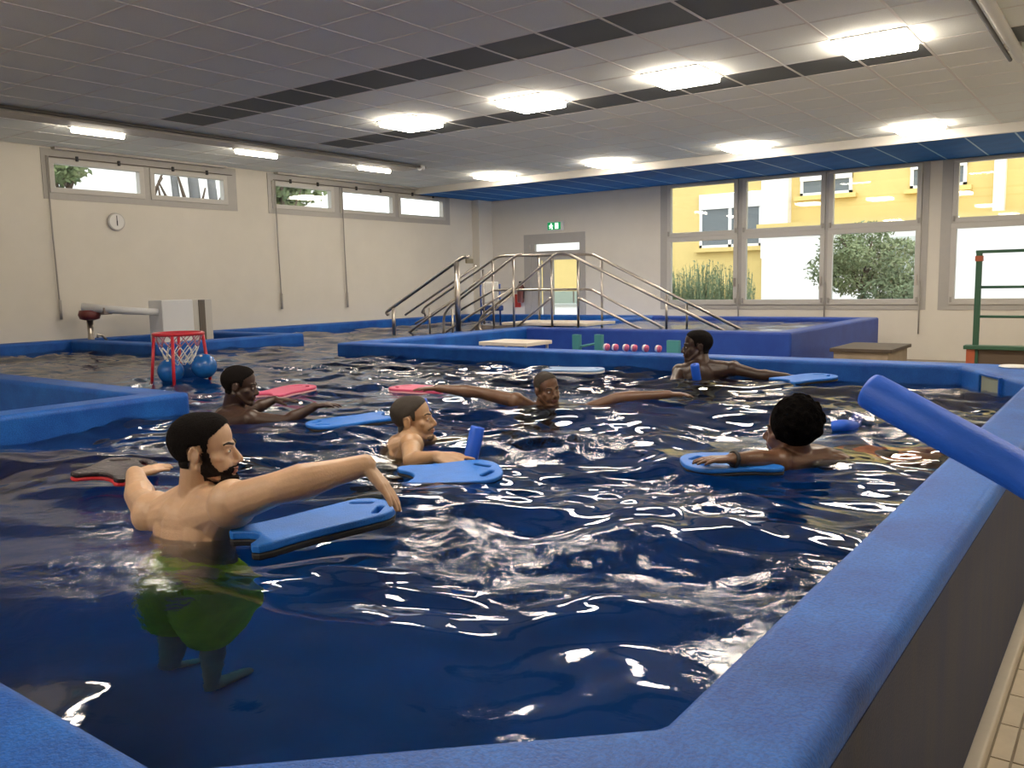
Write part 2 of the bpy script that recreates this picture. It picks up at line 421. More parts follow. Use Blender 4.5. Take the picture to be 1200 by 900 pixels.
back_window('window_3', -7.98, -2.99, BW[1][2], BW[1][3], [(-7.74,-6.42), (-6.17,-4.78), (-4.56,-3.18)], ZT0, ZT1, ZG0, ZG1)
back_window('window_4', -2.80, 2.2, BW[2][2], BW[2][3], [(-2.55,-1.15), (-.92,.5), (.72,2.0)], ZT0, ZT1, ZG0, ZG1)
for x, z, l in ((-6.3, EYE-.75, 'thin winder rod hanging under the large window left of its middle'), (-4.67, EYE-.75, 'thin winder rod under the large window, between its right two panes'), (-3.08, EYE-1.0, 'thin winder rod hanging at the right edge of the large window')):
    tag(MB().tube([(x,YB-.06,EYE-.1),(x,YB-.05,z)], .013, 8).build('winder_rod', M_cord, None, smooth=True, base=V(x,YB-.05,z)), l, 'cord', 'winder rods under the large window')
# door
d = struct('door_1', MB().box((-11.4,YB-.01,EYE+1.0),(-9.77,YB+.13,EYE+1.08)).box((-11.4,YB-.01,0),(-11.23,YB+.13,EYE+1.0)).box((-9.92,YB-.01,0),(-9.77,YB+.13,EYE+1.0)).box((-11.23,YB-.01,EYE+.58),(-9.92,YB+.13,EYE+.70)), M_frame)
MB().box((-11.23,YB+.05,EYE+.70),(-9.92,YB+.056,EYE+1.0)).build('pane', M_glass, d)
f = MB().box((-11.23,YB-.01,EYE+.86),(-9.92,YB+.09,EYE+1.0)).box((-11.23,YB,EYE+.70),(-11.12,YB+.09,EYE+.86)); f.build('transom_frame', M_frame, d)
f = MB(); 
for a, b, q0, q1 in ((-11.23,-10.98,0,EYE+.58), (-10.90,-10.64,0,EYE+.58), (-9.98,-9.92,0,EYE+.58), (-10.98,-10.90,0,.25), (-10.98,-10.90,EYE+.5,EYE+.58), (-10.64,-9.98,0,.35), (-10.64,-9.98,EYE+.5,EYE+.58)): f.box((a,YB+.0,q0),(b,YB+.08,q1))
lf = f.build('door_leaf', M_frame, d)
MB().box((-10.98,YB+.04,.25),(-10.90,YB+.046,EYE+.5)).box((-10.64,YB+.04,.35),(-9.98,YB+.046,EYE+.5)).build('pane', M_glass, lf)
MB().tube([(-10.05,YB-.06,1.0),(-10.05,YB-.06,1.25)], .015).build('handle', M_steel, lf)
# exit sign
ex = thing('exit_sign', 'small green and white emergency exit sign above the far door', 'sign', (-10.55, YB-.06, EYE+1.14))
MB().box((-10.72,YB-.07,EYE+1.14),(-10.30,YB-.001,EYE+1.33)).build('housing', M_white, ex, bevel=.01)
g = mat('sign_green', (0.0,.22,.07), .4, emit=(.0,.35,.1,1), estr=.5); wgl = mat('sign_white', (1,1,1), .4, emit=(.85,1,.85,1), estr=2.)
MB().box((-10.70,YB-.076,EYE+1.155),(-10.36,YB-.070,EYE+1.315)).build('sign_face', g, ex)
m_ = MB(); ZS = EYE+1.235
m_.ell((-10.60,YB-.08,ZS+.045),(.014,.004,.014)).tube([(-10.60,YB-.08,ZS+.03),(-10.61,YB-.08,ZS-.01)],.016).tube([(-10.61,YB-.08,ZS-.01),(-10.58,YB-.08,ZS-.04),(-10.58,YB-.08,ZS-.065)],.010).tube([(-10.61,YB-.08,ZS-.01),(-10.64,YB-.08,ZS-.05)],.010).tube([(-10.60,YB-.08,ZS+.02),(-10.56,YB-.08,ZS+.0)],.008).tube([(-10.60,YB-.08,ZS+.02),(-10.65,YB-.08,ZS+.0)],.008)
m_.build('running_figure', wgl, ex)
MB().box((-10.50,YB-.08,ZS-.06),(-10.42,YB-.076,ZS+.06)).build('door_symbol', wgl, ex)
# clock
cb = onx(135, 260, XL); ck = thing('wall_clock', 'small round white wall clock on the left wall under the window', 'clock', (XL, cb.y, cb.z))
MB().lathe([(.13,0),(.135,.02),(.13,.045),(.115,.05)], (XL,cb.y,cb.z), (1,0,0), 28).build('case', mat('clock_case', (.5,.48,.45), .4), ck, smooth=False)
MB().lathe([(.113,.048),(.113,.052)], (XL,cb.y,cb.z), (1,0,0), 28).build('dial', M_white, ck)
MB().box((XL+.053,cb.y-.006,cb.z-.02),(XL+.056,cb.y+.006,cb.z+.09)).build('minute_hand', M_black, ck)
MB().box((XL+.057,cb.y-.008,cb.z-.06),(XL+.060,cb.y+.008,cb.z+.015)).build('hour_hand', M_black, ck)
# wall socket box, extinguisher, red sign by door
q = onx(549, 306, XL)
tag(MB().box((XL,q.y-.12,q.z-.05),(XL+.05,q.y+.12,q.z+.05)).build('wall_box', mat('beige_box', (.35,.30,.2), .5), None, bevel=.008, base=V(XL,q.y,q.z)), 'small beige junction box on the left wall by the rails', 'box')
q = ony(610, 342, YB-.1); red = mat('red_paint', (.45,.03,.02), .4)
t = thing('fire_extinguisher', 'dark red fire extinguisher hanging left of the far door', 'extinguisher', (q.x, YB-.1, q.z-.25))
MB().lathe([(.05,-.25),(.08,-.23),(.08,.12),(.05,.18),(.02,.2)], q, (0,0,1), 18).build('cylinder', mat('dark_red', (.16,.05,.04), .4), t, smooth=True)
MB().box((q.x-.03,YB-.12,q.z+.2),(q.x+.05,YB-.08,q.z+.24)).build('valve_handle', M_black, t)
MB().tube([(q.x+.02,YB-.1,q.z+.2),(q.x+.1,YB-.1,q.z+.1),(q.x+.09,YB-.1,q.z-.15)],.01,6).build('hose', M_black, t, smooth=True)
q = ony(605.5, 352.5, YB-.02)
tag(MB().box((q.x-.11,YB-.03,q.z-.15),(q.x+.11,YB-.001,q.z+.15)).build('fire_alarm_panel', red, None, bevel=.01, base=V(q.x,YB,q.z)), 'small red panel on the wall left of the far door', 'panel')

# ------------------------------------------------------------------ pool
RZ = EYE-.68; WZ = EYE-.82; PZ = WZ-1.2
pool = thing('pool_basin', 'large raised pool with blue coated walls and wide rounded rim', 'pool', (-4, 4, PZ))
def pw(poly, z0=PZ, bevel=.035, name='pool_wall', m=M_rim, parent=pool, z1=RZ):
    return MB().prism(poly, z0, z1).build(name, m, parent, bevel=bevel, bseg=4)
R4 = lambda x0, x1, y0, y1: [(x0,y0),(x1,y0),(x1,y1),(x0,y1)]
pw([(-5.35,.40),(-1.02,.40),(-.34,1.05),(-.34,7.38),(-7.9,7.38),(-7.9,7.10),(-1.07,7.10),(-.57,6.25),(-.57,1.14),(-1.11,.63),(-5.35,.63)])
MB().box((-.345,.4,.06),(-.338,7.38,RZ-.05)).prism([(-1.035,.395),(-.345,1.045),(-.345,1.06),(-1.05,.405)], .06, RZ-.05).build('outer_cladding', M_outer, pool)
pw([(-5.35,.63),(-5.10,.63),(-5.10,3.28),(-12.25,3.28),(-12.25,3.02),(-5.35,3.02)])
pw(R4(-12.5,-12.22,3.02,8.4))
pw([(-12.22,6.02),(-10.05,6.02),(-10.05,8.42),(-12.22,8.42),(-12.22,8.15),(-10.32,8.15),(-10.32,6.28),(-12.22,6.28)])
pw(R4(-12.5,-12.22,8.4,15.0))
pw(R4(-12.5,-7.55,15.0,15.3))
pw([(-7.9,7.38),(-7.55,7.38),(-7.55,15.0),(-7.9,15.0)])
MB().box((XL,.35,PZ-.05),(-.4,15.3,PZ)).build('pool_floor', M_lining, pool)
# skimmer opening in the chamfered corner
sk0 = V(-.57,6.25,0); sk1 = V(-1.07,7.10,0); dv = (sk1-sk0).normalized(); nv = V(-dv.y, dv.x, 0)
if nv.dot(V(-4,4,0)-sk0) < 0: nv = -nv
def face_box(mb, s0, s1, z0, z1, o0, o1):
    c = [sk0+dv*s0+nv*o0, sk0+dv*s1+nv*o0, sk0+dv*s1+nv*o1, sk0+dv*s0+nv*o1]; mb.prism([(p.x,p.y) for p in c], z0, z1)
mb = MB(); s0, s1 = .33, .62
sk = MB(); face_box(sk, s0, s1, WZ-.02, RZ-.025, -.01, .004); so = sk.build('skimmer', mat('skimmer_inside', (.30,.33,.26), .6), pool)
mb = MB(); face_box(mb, s0-.015, s0, WZ-.04, RZ-.015, 0, .02); face_box(mb, s1, s1+.015, WZ-.04, RZ-.015, 0, .02); face_box(mb, s0, s1, RZ-.027, RZ-.015, 0, .02)
mb.build('skimmer_frame', M_rim, so)
tag(MB().box((-.345,1.05,0),(-.30,7.38,.055)).build('baseboard_pool', M_cove, None, bevel=.01), kind='structure')
q = onz(1190, 430.5, RZ)
tag(MB().lathe([(.10,0),(.11,.006),(.10,.014),(.02,.018)], (q.x,q.y,RZ), (0,0,1), 24).build('skimmer_lid', M_white, None, smooth=False, base=V(q.x,q.y,RZ)), 'round white lid lying on the pool rim at the right', 'lid')
# raised walking basin
bas = thing('walking_basin', 'raised blue basin behind the pool, under the large window', 'pool', (-5.5, 13, 0))
for p in ([(-7.55,10.6),(-3.5,10.6),(-3.5,15.0),(-7.55,15.0),(-7.55,14.75),(-3.75,14.75),(-3.75,10.85),(-7.55,10.85)],):
    MB().prism(p, 0, RZ+.005).build('basin_wall', blue_coat('basin_blue', (.015,.05,.30), (.025,.08,.40), .45, .4), bas, bevel=.035, bseg=4)
MB().box((-7.55,10.85,0),(-3.75,14.75,.1)).build('basin_floor', mat('basin_liner', (.08,.2,.4)), bas)

# ------------------------------------------------------------------ water
def inside(x, y):
    if y < .52 or x > -.45: return False
    if x < -5.2 and y < 3.15: return False
    if x < -12.4: return False
    if x < -10.15 and 6.15 < y < 8.3: return False
    if x > -7.75 and y > 7.2: return False
    if y > 15.1: return False
    if (x+1.07)*.65-(y-.50)*.68 > 0 and x > -1.3: return False          # near diagonal
    if (x+.50)*.85+(y-6.25)*.50 > 0 and y > 5.8: return False           # far chamfer
    return True
def water_mat(name, tint, deep=True):
    m = bpy.data.materials.new(name); m.use_nodes = True; N = m.node_tree.nodes; L = m.node_tree.links; N.remove(N['Principled BSDF'])
    t = N.new('ShaderNodeBsdfRefraction'); t.inputs[0].default_value = (*tint, 1); t.inputs['IOR'].default_value = 1.33; t.inputs['Roughness'].default_value = .0
    g = N.new('ShaderNodeBsdfGlossy'); g.inputs['Roughness'].default_value = .03; g.inputs[0].default_value = (1,1,1,1)
    fr = N.new('ShaderNodeFresnel'); fr.inputs[0].default_value = 1.34; mx = N.new('ShaderNodeMixShader')
    tc = N.new('ShaderNodeTexCoord'); mp = N.new('ShaderNodeMapping'); mp.inputs['Scale'].default_value = (1, 1.0, 1); L.new(tc.outputs['Object'], mp.inputs[0])
    n1 = N.new('ShaderNodeTexNoise'); n1.inputs['Scale'].default_value = 14; n1.inputs['Detail'].default_value = 5; n1.inputs['Roughness'].default_value = .55; n1.inputs['Distortion'].default_value = .8
    n2 = N.new('ShaderNodeTexNoise'); n2.inputs['Scale'].default_value = 1.3; n2.inputs['Detail'].default_value = 2
    L.new(mp.outputs[0], n1.inputs['Vector']); L.new(mp.outputs[0], n2.inputs['Vector'])
    r = N.new('ShaderNodeMapRange'); r.inputs['From Min'].default_value = .47; r.inputs['From Max'].default_value = .64; r.inputs['To Min'].default_value = .05; r.inputs['To Max'].default_value = 1.0
    L.new(n2.outputs['Fac'], r.inputs['Value'])
    ml = N.new('ShaderNodeMath'); ml.operation = 'MULTIPLY'; L.new(n1.outputs['Fac'], ml.inputs[0]); L.new(r.outputs[0], ml.inputs[1])
    b = N.new('ShaderNodeBump'); b.inputs['Strength'].default_value = 1.0; b.inputs['Distance'].default_value = .006
    L.new(ml.outputs[0], b.inputs['Height']); L.new(b.outputs[0], g.inputs['Normal']); L.new(b.outputs[0], fr.inputs['Normal']); L.new(b.outputs[0], t.inputs['Normal'])
    L.new(fr.outputs[0], mx.inputs[0]); L.new(t.outputs[0], mx.inputs[1]); L.new(g.outputs[0], mx.inputs[2]); L.new(mx.outputs[0], N['Material Output'].inputs[0])
    va = N.new('ShaderNodeVolumeAbsorption'); va.inputs['Color'].default_value = (.04,.60,.80,1); va.inputs['Density'].default_value = 1.2; L.new(va.outputs[0], N['Material Output'].inputs['Volume']); return m
M_water = water_mat('pool_water', (.85,.92,.97))
rng = np.random.RandomState(5)
WAVES = []
for i in range(70):
    lam = .11*(1.5/.11)**(rng.rand()); th = rng.normal(1.9, .75); k = 2*PI/lam
    WAVES.append((k*math.cos(th), k*math.sin(th), rng.rand()*2*PI, .0029*lam**.95, lam))
def wave_h(X, Y):
    lo = np.zeros_like(X); hi = np.zeros_like(X); xx = X+.12*np.sin(1.3*Y+.7)+.05*np.sin(3.9*X+2.1*Y); yy = Y+.10*np.sin(1.1*X)+.05*np.sin(4.3*Y-3.7*X)
    for kx, ky, ph, a, lam in WAVES:
        w = a*np.sin(kx*xx+ky*yy+ph)
        if lam > .42: lo += w
        else: hi += w
    patch = .5+.5*np.sin(1.9*X+.8*np.sin(2.3*Y)+1.)*np.sin(2.2*Y+.9*np.sin(1.7*X)); far = np.clip((Y-1.2)/1.6, 0, 1)
    return lo*1.25 + hi*(.45+.65*patch+far*(.75+.7*patch))
xs = np.concatenate([np.arange(-12.45,-8,.07), np.arange(-8,-.44,.03)]); ys = np.concatenate([np.arange(.5,7.2,.03), np.arange(7.2,15.1,.08)])
XX, YY = np.meshgrid(xs, ys, indexing='ij'); HH = wave_h(XX, YY)+WZ
nx, ny = XX.shape
pts = np.stack([XX.ravel(), YY.ravel(), HH.ravel()], 1)
fs = []
for i in range(nx-1):
    xc = (xs[i]+xs[i+1])/2
    for j in range(ny-1):
        if inside(xc, (ys[j]+ys[j+1])/2): fs.append((i*ny+j, (i+1)*ny+j, (i+1)*ny+j+1, i*ny+j+1))
used = sorted(set(i for f in fs for i in f)); rm = {u: n for n, u in enumerate(used)}
me = bpy.data.meshes.new('pool_water'); me.from_pydata(pts[used].tolist(), [], [tuple(rm[i] for i in f) for f in fs]); me.materials.append(M_water)
me.polygons.foreach_set('use_smooth', [True]*len(me.polygons))
wo = bpy.data.objects.new('pool_water', me); COL.objects.link(wo); tag(wo, 'rippling dark blue water filling the large pool', 'water', kind='stuff')
me = bpy.data.meshes.new('basin_water'); bx = np.arange(-7.6,-3.7,.1); by = np.arange(10.8,14.85,.1); BX, BY = np.meshgrid(bx, by, indexing='ij'); BH = wave_h(BX, BY)*.25+RZ-.05
n = len(by); me.from_pydata(np.stack([BX.ravel(),BY.ravel(),BH.ravel()],1).tolist(), [], [(i*n+j,(i+1)*n+j,(i+1)*n+j+1,i*n+j+1) for i in range(len(bx)-1) for j in range(n-1)]); me.materials.append(M_water)
me.polygons.foreach_set('use_smooth', [True]*len(me.polygons))
wo2 = bpy.data.objects.new('basin_water', me); COL.objects.link(wo2); tag(wo2, 'calm water in the raised basin under the large window', 'water', kind='stuff')
def wz(x, y): return float(wave_h(np.array([x]), np.array([y]))[0])+WZ
# ------------------------------------------------------------------ outside world
Z0 = 0.0
M_yel = mat('yellow_render', (.70,.54,.21), .8, var=.04, vscale=3)
M_wrend = mat('white_render', (.85,.85,.86), .8)
M_dkglass = mat('dark_window_glass', (.12,.14,.15), .15)
M_leaf = mat('leaf_green', (.12,.20,.08), .7, var=.5, vscale=3, col2=(.30,.36,.18)); M_leaf2 = mat('shrub_green', (.13,.20,.11), .7, var=.4, vscale=4, col2=(.26,.34,.19))
M_bark = mat('bark', (.10,.07,.05), .9)
struct('ground', MB().box((-60,YB+.3,-.3),(30,50,-.1)).box((-60,-10,-.3),(XL-.3,YB+.3,-.1)), mat('outdoor_ground', (.35,.33,.28), .9, var=.2, vscale=1))
YF = 28.0
def at(u, v, y=YF): return ony(u, v, y)
yb_ = thing('yellow_building', 'yellow rendered building with white framed windows seen through the large window', 'building', (-8, YF, -.1))
MB().box((-20,YF,-.1),(9,YF+6,7.5)).build('facade', M_yel, yb_)
MB().box((-20.3,YF-.5,7.5),(9.3,YF+6.3,7.8)).build('roof', mat('roof_grey', (.3,.3,.3), .8), yb_)
def far_window(u0, v0, u1, v1, shutter=.28, mull=1):
    a = at(u0, v0); b = at(u1, v1); x0, x1, z1, z0 = a.x, b.x, a.z, b.z; w = x1-x0; h = z1-z0; c = .09
    f = MB(); f.box((x0,YF-.12,z1-h*shutter),(x1,YF+.02,z1)).box((x0,YF-.08,z0),(x1,YF+.02,z0+c)).box((x0,YF-.08,z0),(x0+c,YF+.02,z1)).box((x1-c,YF-.08,z0),(x1,YF+.02,z1))
    for k in range(mull): xm = x0+w*(k+1)/(mull+1); f.box((xm-c*.6,YF-.08,z0),(xm+c*.6,YF+.02,z1))
    o = f.build('far_window', M_wrend, yb_); MB().box((x0+c,YF-.03,z0+c),(x1-c,YF-.02,z1-h*shutter)).build('far_pane', M_dkglass, o)
    MB().box((x0-.15,YF-.22,z0-.14),(x1+.15,YF+.02,z0)).build('window_sill', M_yel, o)
far_window(821, 229, 893, 288)
far_window(939, 206, 999, 226, .3)
far_window(1068, 190, 1133, 217, .3)
a = at(897, 200); b = at(927, 262)
MB().box((a.x,YF-.35,3.0-.9),(b.x,YF+.02,7.0)).build('white_panel', M_wrend, yb_)
a = at(1168, 180); MB().box((a.x,YF-.35,1.9),(at(1181,180).x,YF+.02,7.0)).build('white_panel', M_wrend, yb_)
a = at(618, 280); b = at(690, 296); MB().box((a.x,YF-.1,b.z),(b.x,YF+.02,a.z+.4)).build('white_panel', M_wrend, yb_)
a = ony(640, 342, 23); b = ony(700, 342, 23); gw = thing('garden_wall', 'low pale garden wall seen through the lower glass of the far door', 'wall', (a.x, 23, -.1))
MB().box((a.x-.5,23,-.1),(b.x+.5,23.3,EYE-.75)).build('wall_body', M_wrend, gw); MB().box((a.x-.5,22.95,EYE-.75),(b.x+.5,23.35,EYE-.68)).build('coping', mat('coping', (.4,.42,.4), .8), gw)
MB().box((a.x-.5,24.0,-.1),(b.x+.5,24.2,a.z)).build('hedge_panel', mat('grey_green_panel', (.30,.36,.30), .8), gw)
# white low wing
wg = thing('white_annex', 'low white annex building with thin yellow eaves behind the tree', 'building', (-4, 25, -.1))
a = ony(893, 272, 25.5)
MB().box((a.x,25.5,-.1),(9,YF-.4,a.z)).build('annex_wall', M_wrend, wg)
MB().box((a.x-.1,25.3,a.z),(9,YF-.4,a.z+.22)).build('eaves', M_yel, wg)
q0 = ony(1037, 278, 25.5); q1 = ony(1071, 345, 25.5)
o = MB().box((q0.x,25.44,q1.z),(q1.x,25.52,q0.z)).build('annex_window', mat('pale_frame', (.55,.6,.58), .5), wg)
MB().box((q0.x+.1,25.42,q1.z+.1),(q1.x-.25,25.45,q0.z-.12)).build('annex_pane', mat('green_glass', (.22,.28,.26), .3), o)
def foliage(c, r, n, size, seed, droop=0.):
    rr = random.Random(seed); mb = MB(); c = Vector(c)
    blobs = []
    for i in range(14):
        d_ = V(rr.gauss(0,1), rr.gauss(0,1), rr.gauss(0,1)).normalized(); blobs.append((c+V(d_.x*r[0]*.62,d_.y*r[1]*.62,d_.z*r[2]*.62), rr.uniform(.3,.55)))
    for i in range(n):
        bc, br = rr.choice(blobs); d_ = V(rr.gauss(0,1), rr.gauss(0,1), rr.gauss(0,1)).normalized()*rr.uniform(.6,1)
        p = bc+V(d_.x*r[0]*br,d_.y*r[1]*br,d_.z*r[2]*br); a = V(rr.gauss(0,1),rr.gauss(0,1),rr.gauss(0,1)-droop).normalized(); b = a.orthogonal().normalized(); s = size*rr.uniform(.6,1.4)
        mb.add([p-a*s, p+b*s*.45, p+a*s, p-b*s*.45], [(0,1,2,3)])
    return mb
def tree(name, lab, c, r, n, size, seed, base, m=None, trunk_r=.12, group=None):
    t = thing(name, lab, 'tree', base, group)
    b = V(*base); c = Vector(c)
    tm = MB().tube([b, b+(c-b)*.5+V(.1,0,0), c], [trunk_r, trunk_r*.7, trunk_r*.3], 8)
    rr = random.Random(seed)
    for i in range(7):
        e = c+V(rr.uniform(-.7,.7)*r[0], rr.uniform(-.7,.7)*r[1], rr.uniform(-.3,.7)*r[2]); st = b+(c-b)*rr.uniform(.45,.8); tm.tube([st, (st+e)/2+V(0,0,.1), e], [trunk_r*.4, trunk_r*.25, .015], 6)
    tm.build('trunk', M_bark, t, smooth=True)
    o = foliage(c, r, n, size, seed).build('crown', m or M_leaf, t); return t
c = ony(1013, 305, 20.5); tree('small_tree', 'small round leafy tree outside the right panes of the large window', (c.x, 20.5, c.z), (1.25,1.0,.85), 9000, .045, 3, (c.x-.2, 20.5, -.1), trunk_r=.09)
c = ony(1047, 335, 20.3)
t = thing('garden_shrub', 'low bushy shrub beside the small tree outside the large window', 'shrub', (c.x, 20.3, -.1))
foliage((c.x,20.3,c.z-.2), (.75,.6,.55), 3500, .045, 5).build('foliage', M_leaf2, t); MB().tube([(c.x,20.3,-.1),(c.x,20.3,c.z)],.04,6).build('stem', M_bark, t)
c = ony(825, 340, 22)
t = thing('garden_hedge', 'tall feathery green bush outside the leftmost pane of the large window', 'shrub', (c.x, 22, -.1))
rr = random.Random(9); hb = MB()
for i in range(700):
    x = c.x+rr.uniform(-1.5,1.3); y = 22+rr.uniform(-.4,.4); z = EYE-1.2; h = rr.uniform(.7,1.75)*(1-.15*abs(x-c.x)); top = V(x+rr.uniform(-.2,.2), y, z+h)
    hb.tube([(x,y,-.1),top], [.012,.004], 3, caps=False)
    for k in range(9):
        p = V(x,y,z)+(top-V(x,y,z))*rr.uniform(.1,1); a = V(rr.gauss(0,1),rr.gauss(0,1),rr.gauss(0,1)+.5).normalized(); b = a.orthogonal(); hb.add([p-a*.05,p+b*.012,p+a*.05,p-b*.012],[(0,1,2,3)])
hb.build('foliage', M_leaf2, t)
# beyond the left wall: pale building, trees
lb = thing('pale_building', 'pale building with white panels glimpsed through the left ribbon windows', 'building', (-30, 12, -.1))
MB().box((-36,0,-.1),(-30,26.5,6.2)).build('facade', M_wrend, lb)
for y0, y1 in ((9.5,11.6),(22.6,24.0)): MB().box((-30.1,y0,-.1),(-29.7,y1,6.2)).build('yellow_panel', M_yel, lb)
for i,y in enumerate((3,7.2,13,17,20)): 
    o = MB().box((-30.05,y,2.8),(-29.95,y+2.2,4.2)).build('far_window', M_wrend, lb); MB().box((-29.96,y+.1,2.9),(-29.93,y+2.1,4.1)).build('far_pane', M_dkglass, o)
for i, (y, x, zc, rr_, lab) in enumerate(((12.1,-24,5.4,(1.5,1.5,1.1),'leafy tree outside the leftmost ribbon window pane'), (18.6,-23,5.2,(1.4,1.8,1.5),'dense tree outside the middle ribbon window of the left wall'))):
    tree('roadside_tree', lab, (x,y,zc), rr_, 2600, .13, 20+i, (x,y,-.1), trunk_r=.14, group='trees beyond the left wall')
t = thing('bare_tree', 'grey tree trunks outside the second pane of the ribbon window', 'tree', (-22, 14.6, -.1))
for y, r in ((14.1,.13),(14.7,.2),(15.3,.16)): MB().tube([(-22,y,-.1),(-22.1,y+.1,3.6),(-22,y-.2,7)], [r,r*.8,r*.6], 8).build('trunk', mat('grey_bark', (.16,.16,.16), .9), t, smooth=True)
tm = MB()
for k in range(9):
    a = V(-22, 13+k*.35, 3.6+.3*math.sin(k*2.)); tm.tube([a, a+V(.2,.6*math.cos(k),.9)], [.06,.02], 6)
tm.build('branches', M_bark, t)

# ------------------------------------------------------------------ bridge stairs with stainless rails
br = thing('stair_bridge', 'stainless steel handrails and stairs bridging over the blue wall between the pools', 'stairs', (-7.4, 11.5, 0))
FY, BY_ = 11.0, 12.0
def rail(pts, y, r=.022, name='handrail', lift=0.):
    P_ = [ony(u, v, y) for u, v in pts]
    # round the corners
    Q = [P_[0]]
    for i in range(1, len(P_)-1):
        a, b, c = P_[i-1], P_[i], P_[i+1]; d1 = min(.10, (a-b).length*.4); d2 = min(.10, (c-b).length*.4)
        s = b+(a-b).normalized()*d1; e = b+(c-b).normalized()*d2
        for t in (0, .25, .5, .75, 1): Q.append(s*(1-t)**2+b*2*t*(1-t)+e*t*t)
    Q.append(P_[-1]); return MB().tube(Q, r, 10).build(name, M_steel, br, smooth=True)
def post(u0, v0, u1, v1, y, r=.02):
    a = ony(u0, v0, y); b = ony(u1, v1, y); MB().tube([a, (a.x, a.y, b.z)], r, 10).build('post', M_steel, br, smooth=True)
rail([(455,369),(452,366),(543,301),(549,301)], 9.7, .026)
post(461,361,463,393, 9.7, .028); post(535,307,536,388, 9.7, .042)
rail([(475,369),(558,312)], 12.4)
rail([(497,367),(494,366),(499,359),(577,305),(585,300),(693,298),(700,301),(870,387)], BY_)
rail([(487,379),(503,370),(538,347),(575,318)], 11.6, .02)
rail([(537,365),(575,342),(579,340),(692,339),(700,343),(781,386)], BY_, .02)
rail([(492,398),(514,397),(520,392),(520,370),(526,360),(540,350),(604,300),(611,298)], 10.9)
rail([(523,389),(540,377),(600,338)], 10.9, .018)
rail([(479,390),(503,372),(537,348)], 10.9, .02)
rail([(751,406),(750,398),(743,394),(568,391),(562,386),(562,376),(567,368),(600,342),(652,297),(664,297),(849,388)], FY)
rail([(537,401),(560,380),(600,345)], FY, .018)
rail([(582,403),(640,354),(646,348)], FY, .018)
rail([(677,349),(684,352),(751,386)], FY, .02)
for u, v0, v1, y in ((577,305,403,10.9),(601,303,392,10.9),(566,316,380,12.0),(646,300,389,FY),(677,303,385,FY),(705,303,385,BY_),(781,345,388,FY),(805,355,387,BY_),(631,299,380,BY_),(498,361,372,BY_),(503,361,392,10.9),(530,362,399,10.9),(657,393,404,FY),(737,395,406,FY)):
    post(u, v0, u-1, v1, y, .018)
M_tread = mat('cream_tread', (.66,.60,.52), .5, var=.05)
def tread(x0, x1, z, y0=11.05, y1=11.95): return MB().box((x0,y0,z-.035),(x1,y1,z)).build('tread', M_tread, br, bevel=.006)
MB().box((-8.35,11.05,RZ+.01),(-6.75,11.95,RZ+.055)).build('platform', M_tread, br, bevel=.008)
for i in range(3): tread(-6.72+i*.3, -6.44+i*.3, RZ-.13*(i+.6))
for i in range(4): tread(-8.65-i*.3, -8.37-i*.3, RZ-.15*(i+.6))
MB().box((-8.9,11.05,RZ-.6),(-8.0,11.1,RZ)).build('stringer', M_steel, br)
a = ony(592, 397, 9.6); b = ony(647, 398, 9.6)
st = thing('step_box', 'low platform with cream tread in the walkway below the front handrail', 'steps', (a.x, 9.4, 0))
MB().box((a.x,9.0,a.z-.05),(b.x,9.6,a.z)).build('tread', M_tread, st, bevel=.006)
for x in (a.x+.05, b.x-.05):
    for y in (9.05, 9.55): MB().tube([(x,y,0),(x,y,a.z-.05)], .02, 8).build('leg', M_steel, st)
a = ony(500, 381, 13.5)
tag(MB().box((a.x-.6,13.2,a.z-.03),(a.x+.5,13.7,a.z+.02)).build('bench_board', M_tread, None, bevel=.01, base=V(a.x,13.4,a.z)), 'pale board lying level behind the left handrails', 'board')
# teal posts behind the rim, floats, box, rack
M_teal = mat('teal_paint', (.05,.22,.24), .5)
tf = thing('walkway_trestle', 'teal trestle frame standing in the walkway under the handrail', 'frame', (*ony(690,400,9)[:2], 0))
for u in (676, 702):
    p = ony(u, 392, 9.0); MB().box((p.x-.05,8.97,0),(p.x+.05,9.03,p.z)).build('post', M_teal, tf)
p = ony(676,407,9.0); q = ony(702,402,9.0); MB().tube([(p.x,9.0,p.z),(q.x,9.0,q.z)], .015, 8).build('crossbar', M_teal, tf)
p = ony(789.5, 399, 9.5); tag(MB().box((p.x-.08,9.47,0),(p.x+.08,9.53,p.z)).build('bollard', M_teal, None, base=V(p.x,9.5,0)), 'short teal post against the raised blue basin', 'post')
M_pinkf = mat('pink_float', (.62,.12,.22), .5); M_whf = mat('white_float', (.85,.78,.78), .5)
for i, (u, v) in enumerate(((717.5,407.5),(727.5,407.5),(740,409),(749.5,409),(763,410.5),(778,410.5))):
    p = onz(u, v+1.5, RZ+.0); p = V(p.x, 7.33, RZ) if 0 else ony(u, v+1, 7.42)
    t = thing('lane_float', ['first','second','third','fourth','fifth','sixth'][i]+' pink and white lane float from the left, on the far pool rim', 'float', (p.x, 7.42, RZ), 'lane floats on the far rim')
    c = V(p.x, 7.33, RZ+.034)
    MB().lathe([(.012,-.04),(.03,-.036),(.035,0),(.03,.010)], c, (1,0,-.15), 16).build('pink_half', M_pinkf, t, smooth=True)
    MB().lathe([(.03,.010),(.035,.016),(.03,.036),(.012,.044)], c, (-1,0,.15), 16).build('white_half', M_whf, t, smooth=True)
bx_ = thing('storage_box', 'brown wooden storage box with dark lid beside the raised basin', 'box', (-2.78, 11.55, 0))
MB().box((-3.1,11.02,0),(-2.45,12.05,.515)).build('body', mat('tan_wood', (.30,.24,.17), .6, var=.15, vscale=5), bx_, bevel=.006)
MB().box((-3.14,10.98,.515),(-2.41,12.1,.56)).build('lid', mat('dark_wood', (.07,.05,.035), .6, var=.2), bx_, bevel=.006)
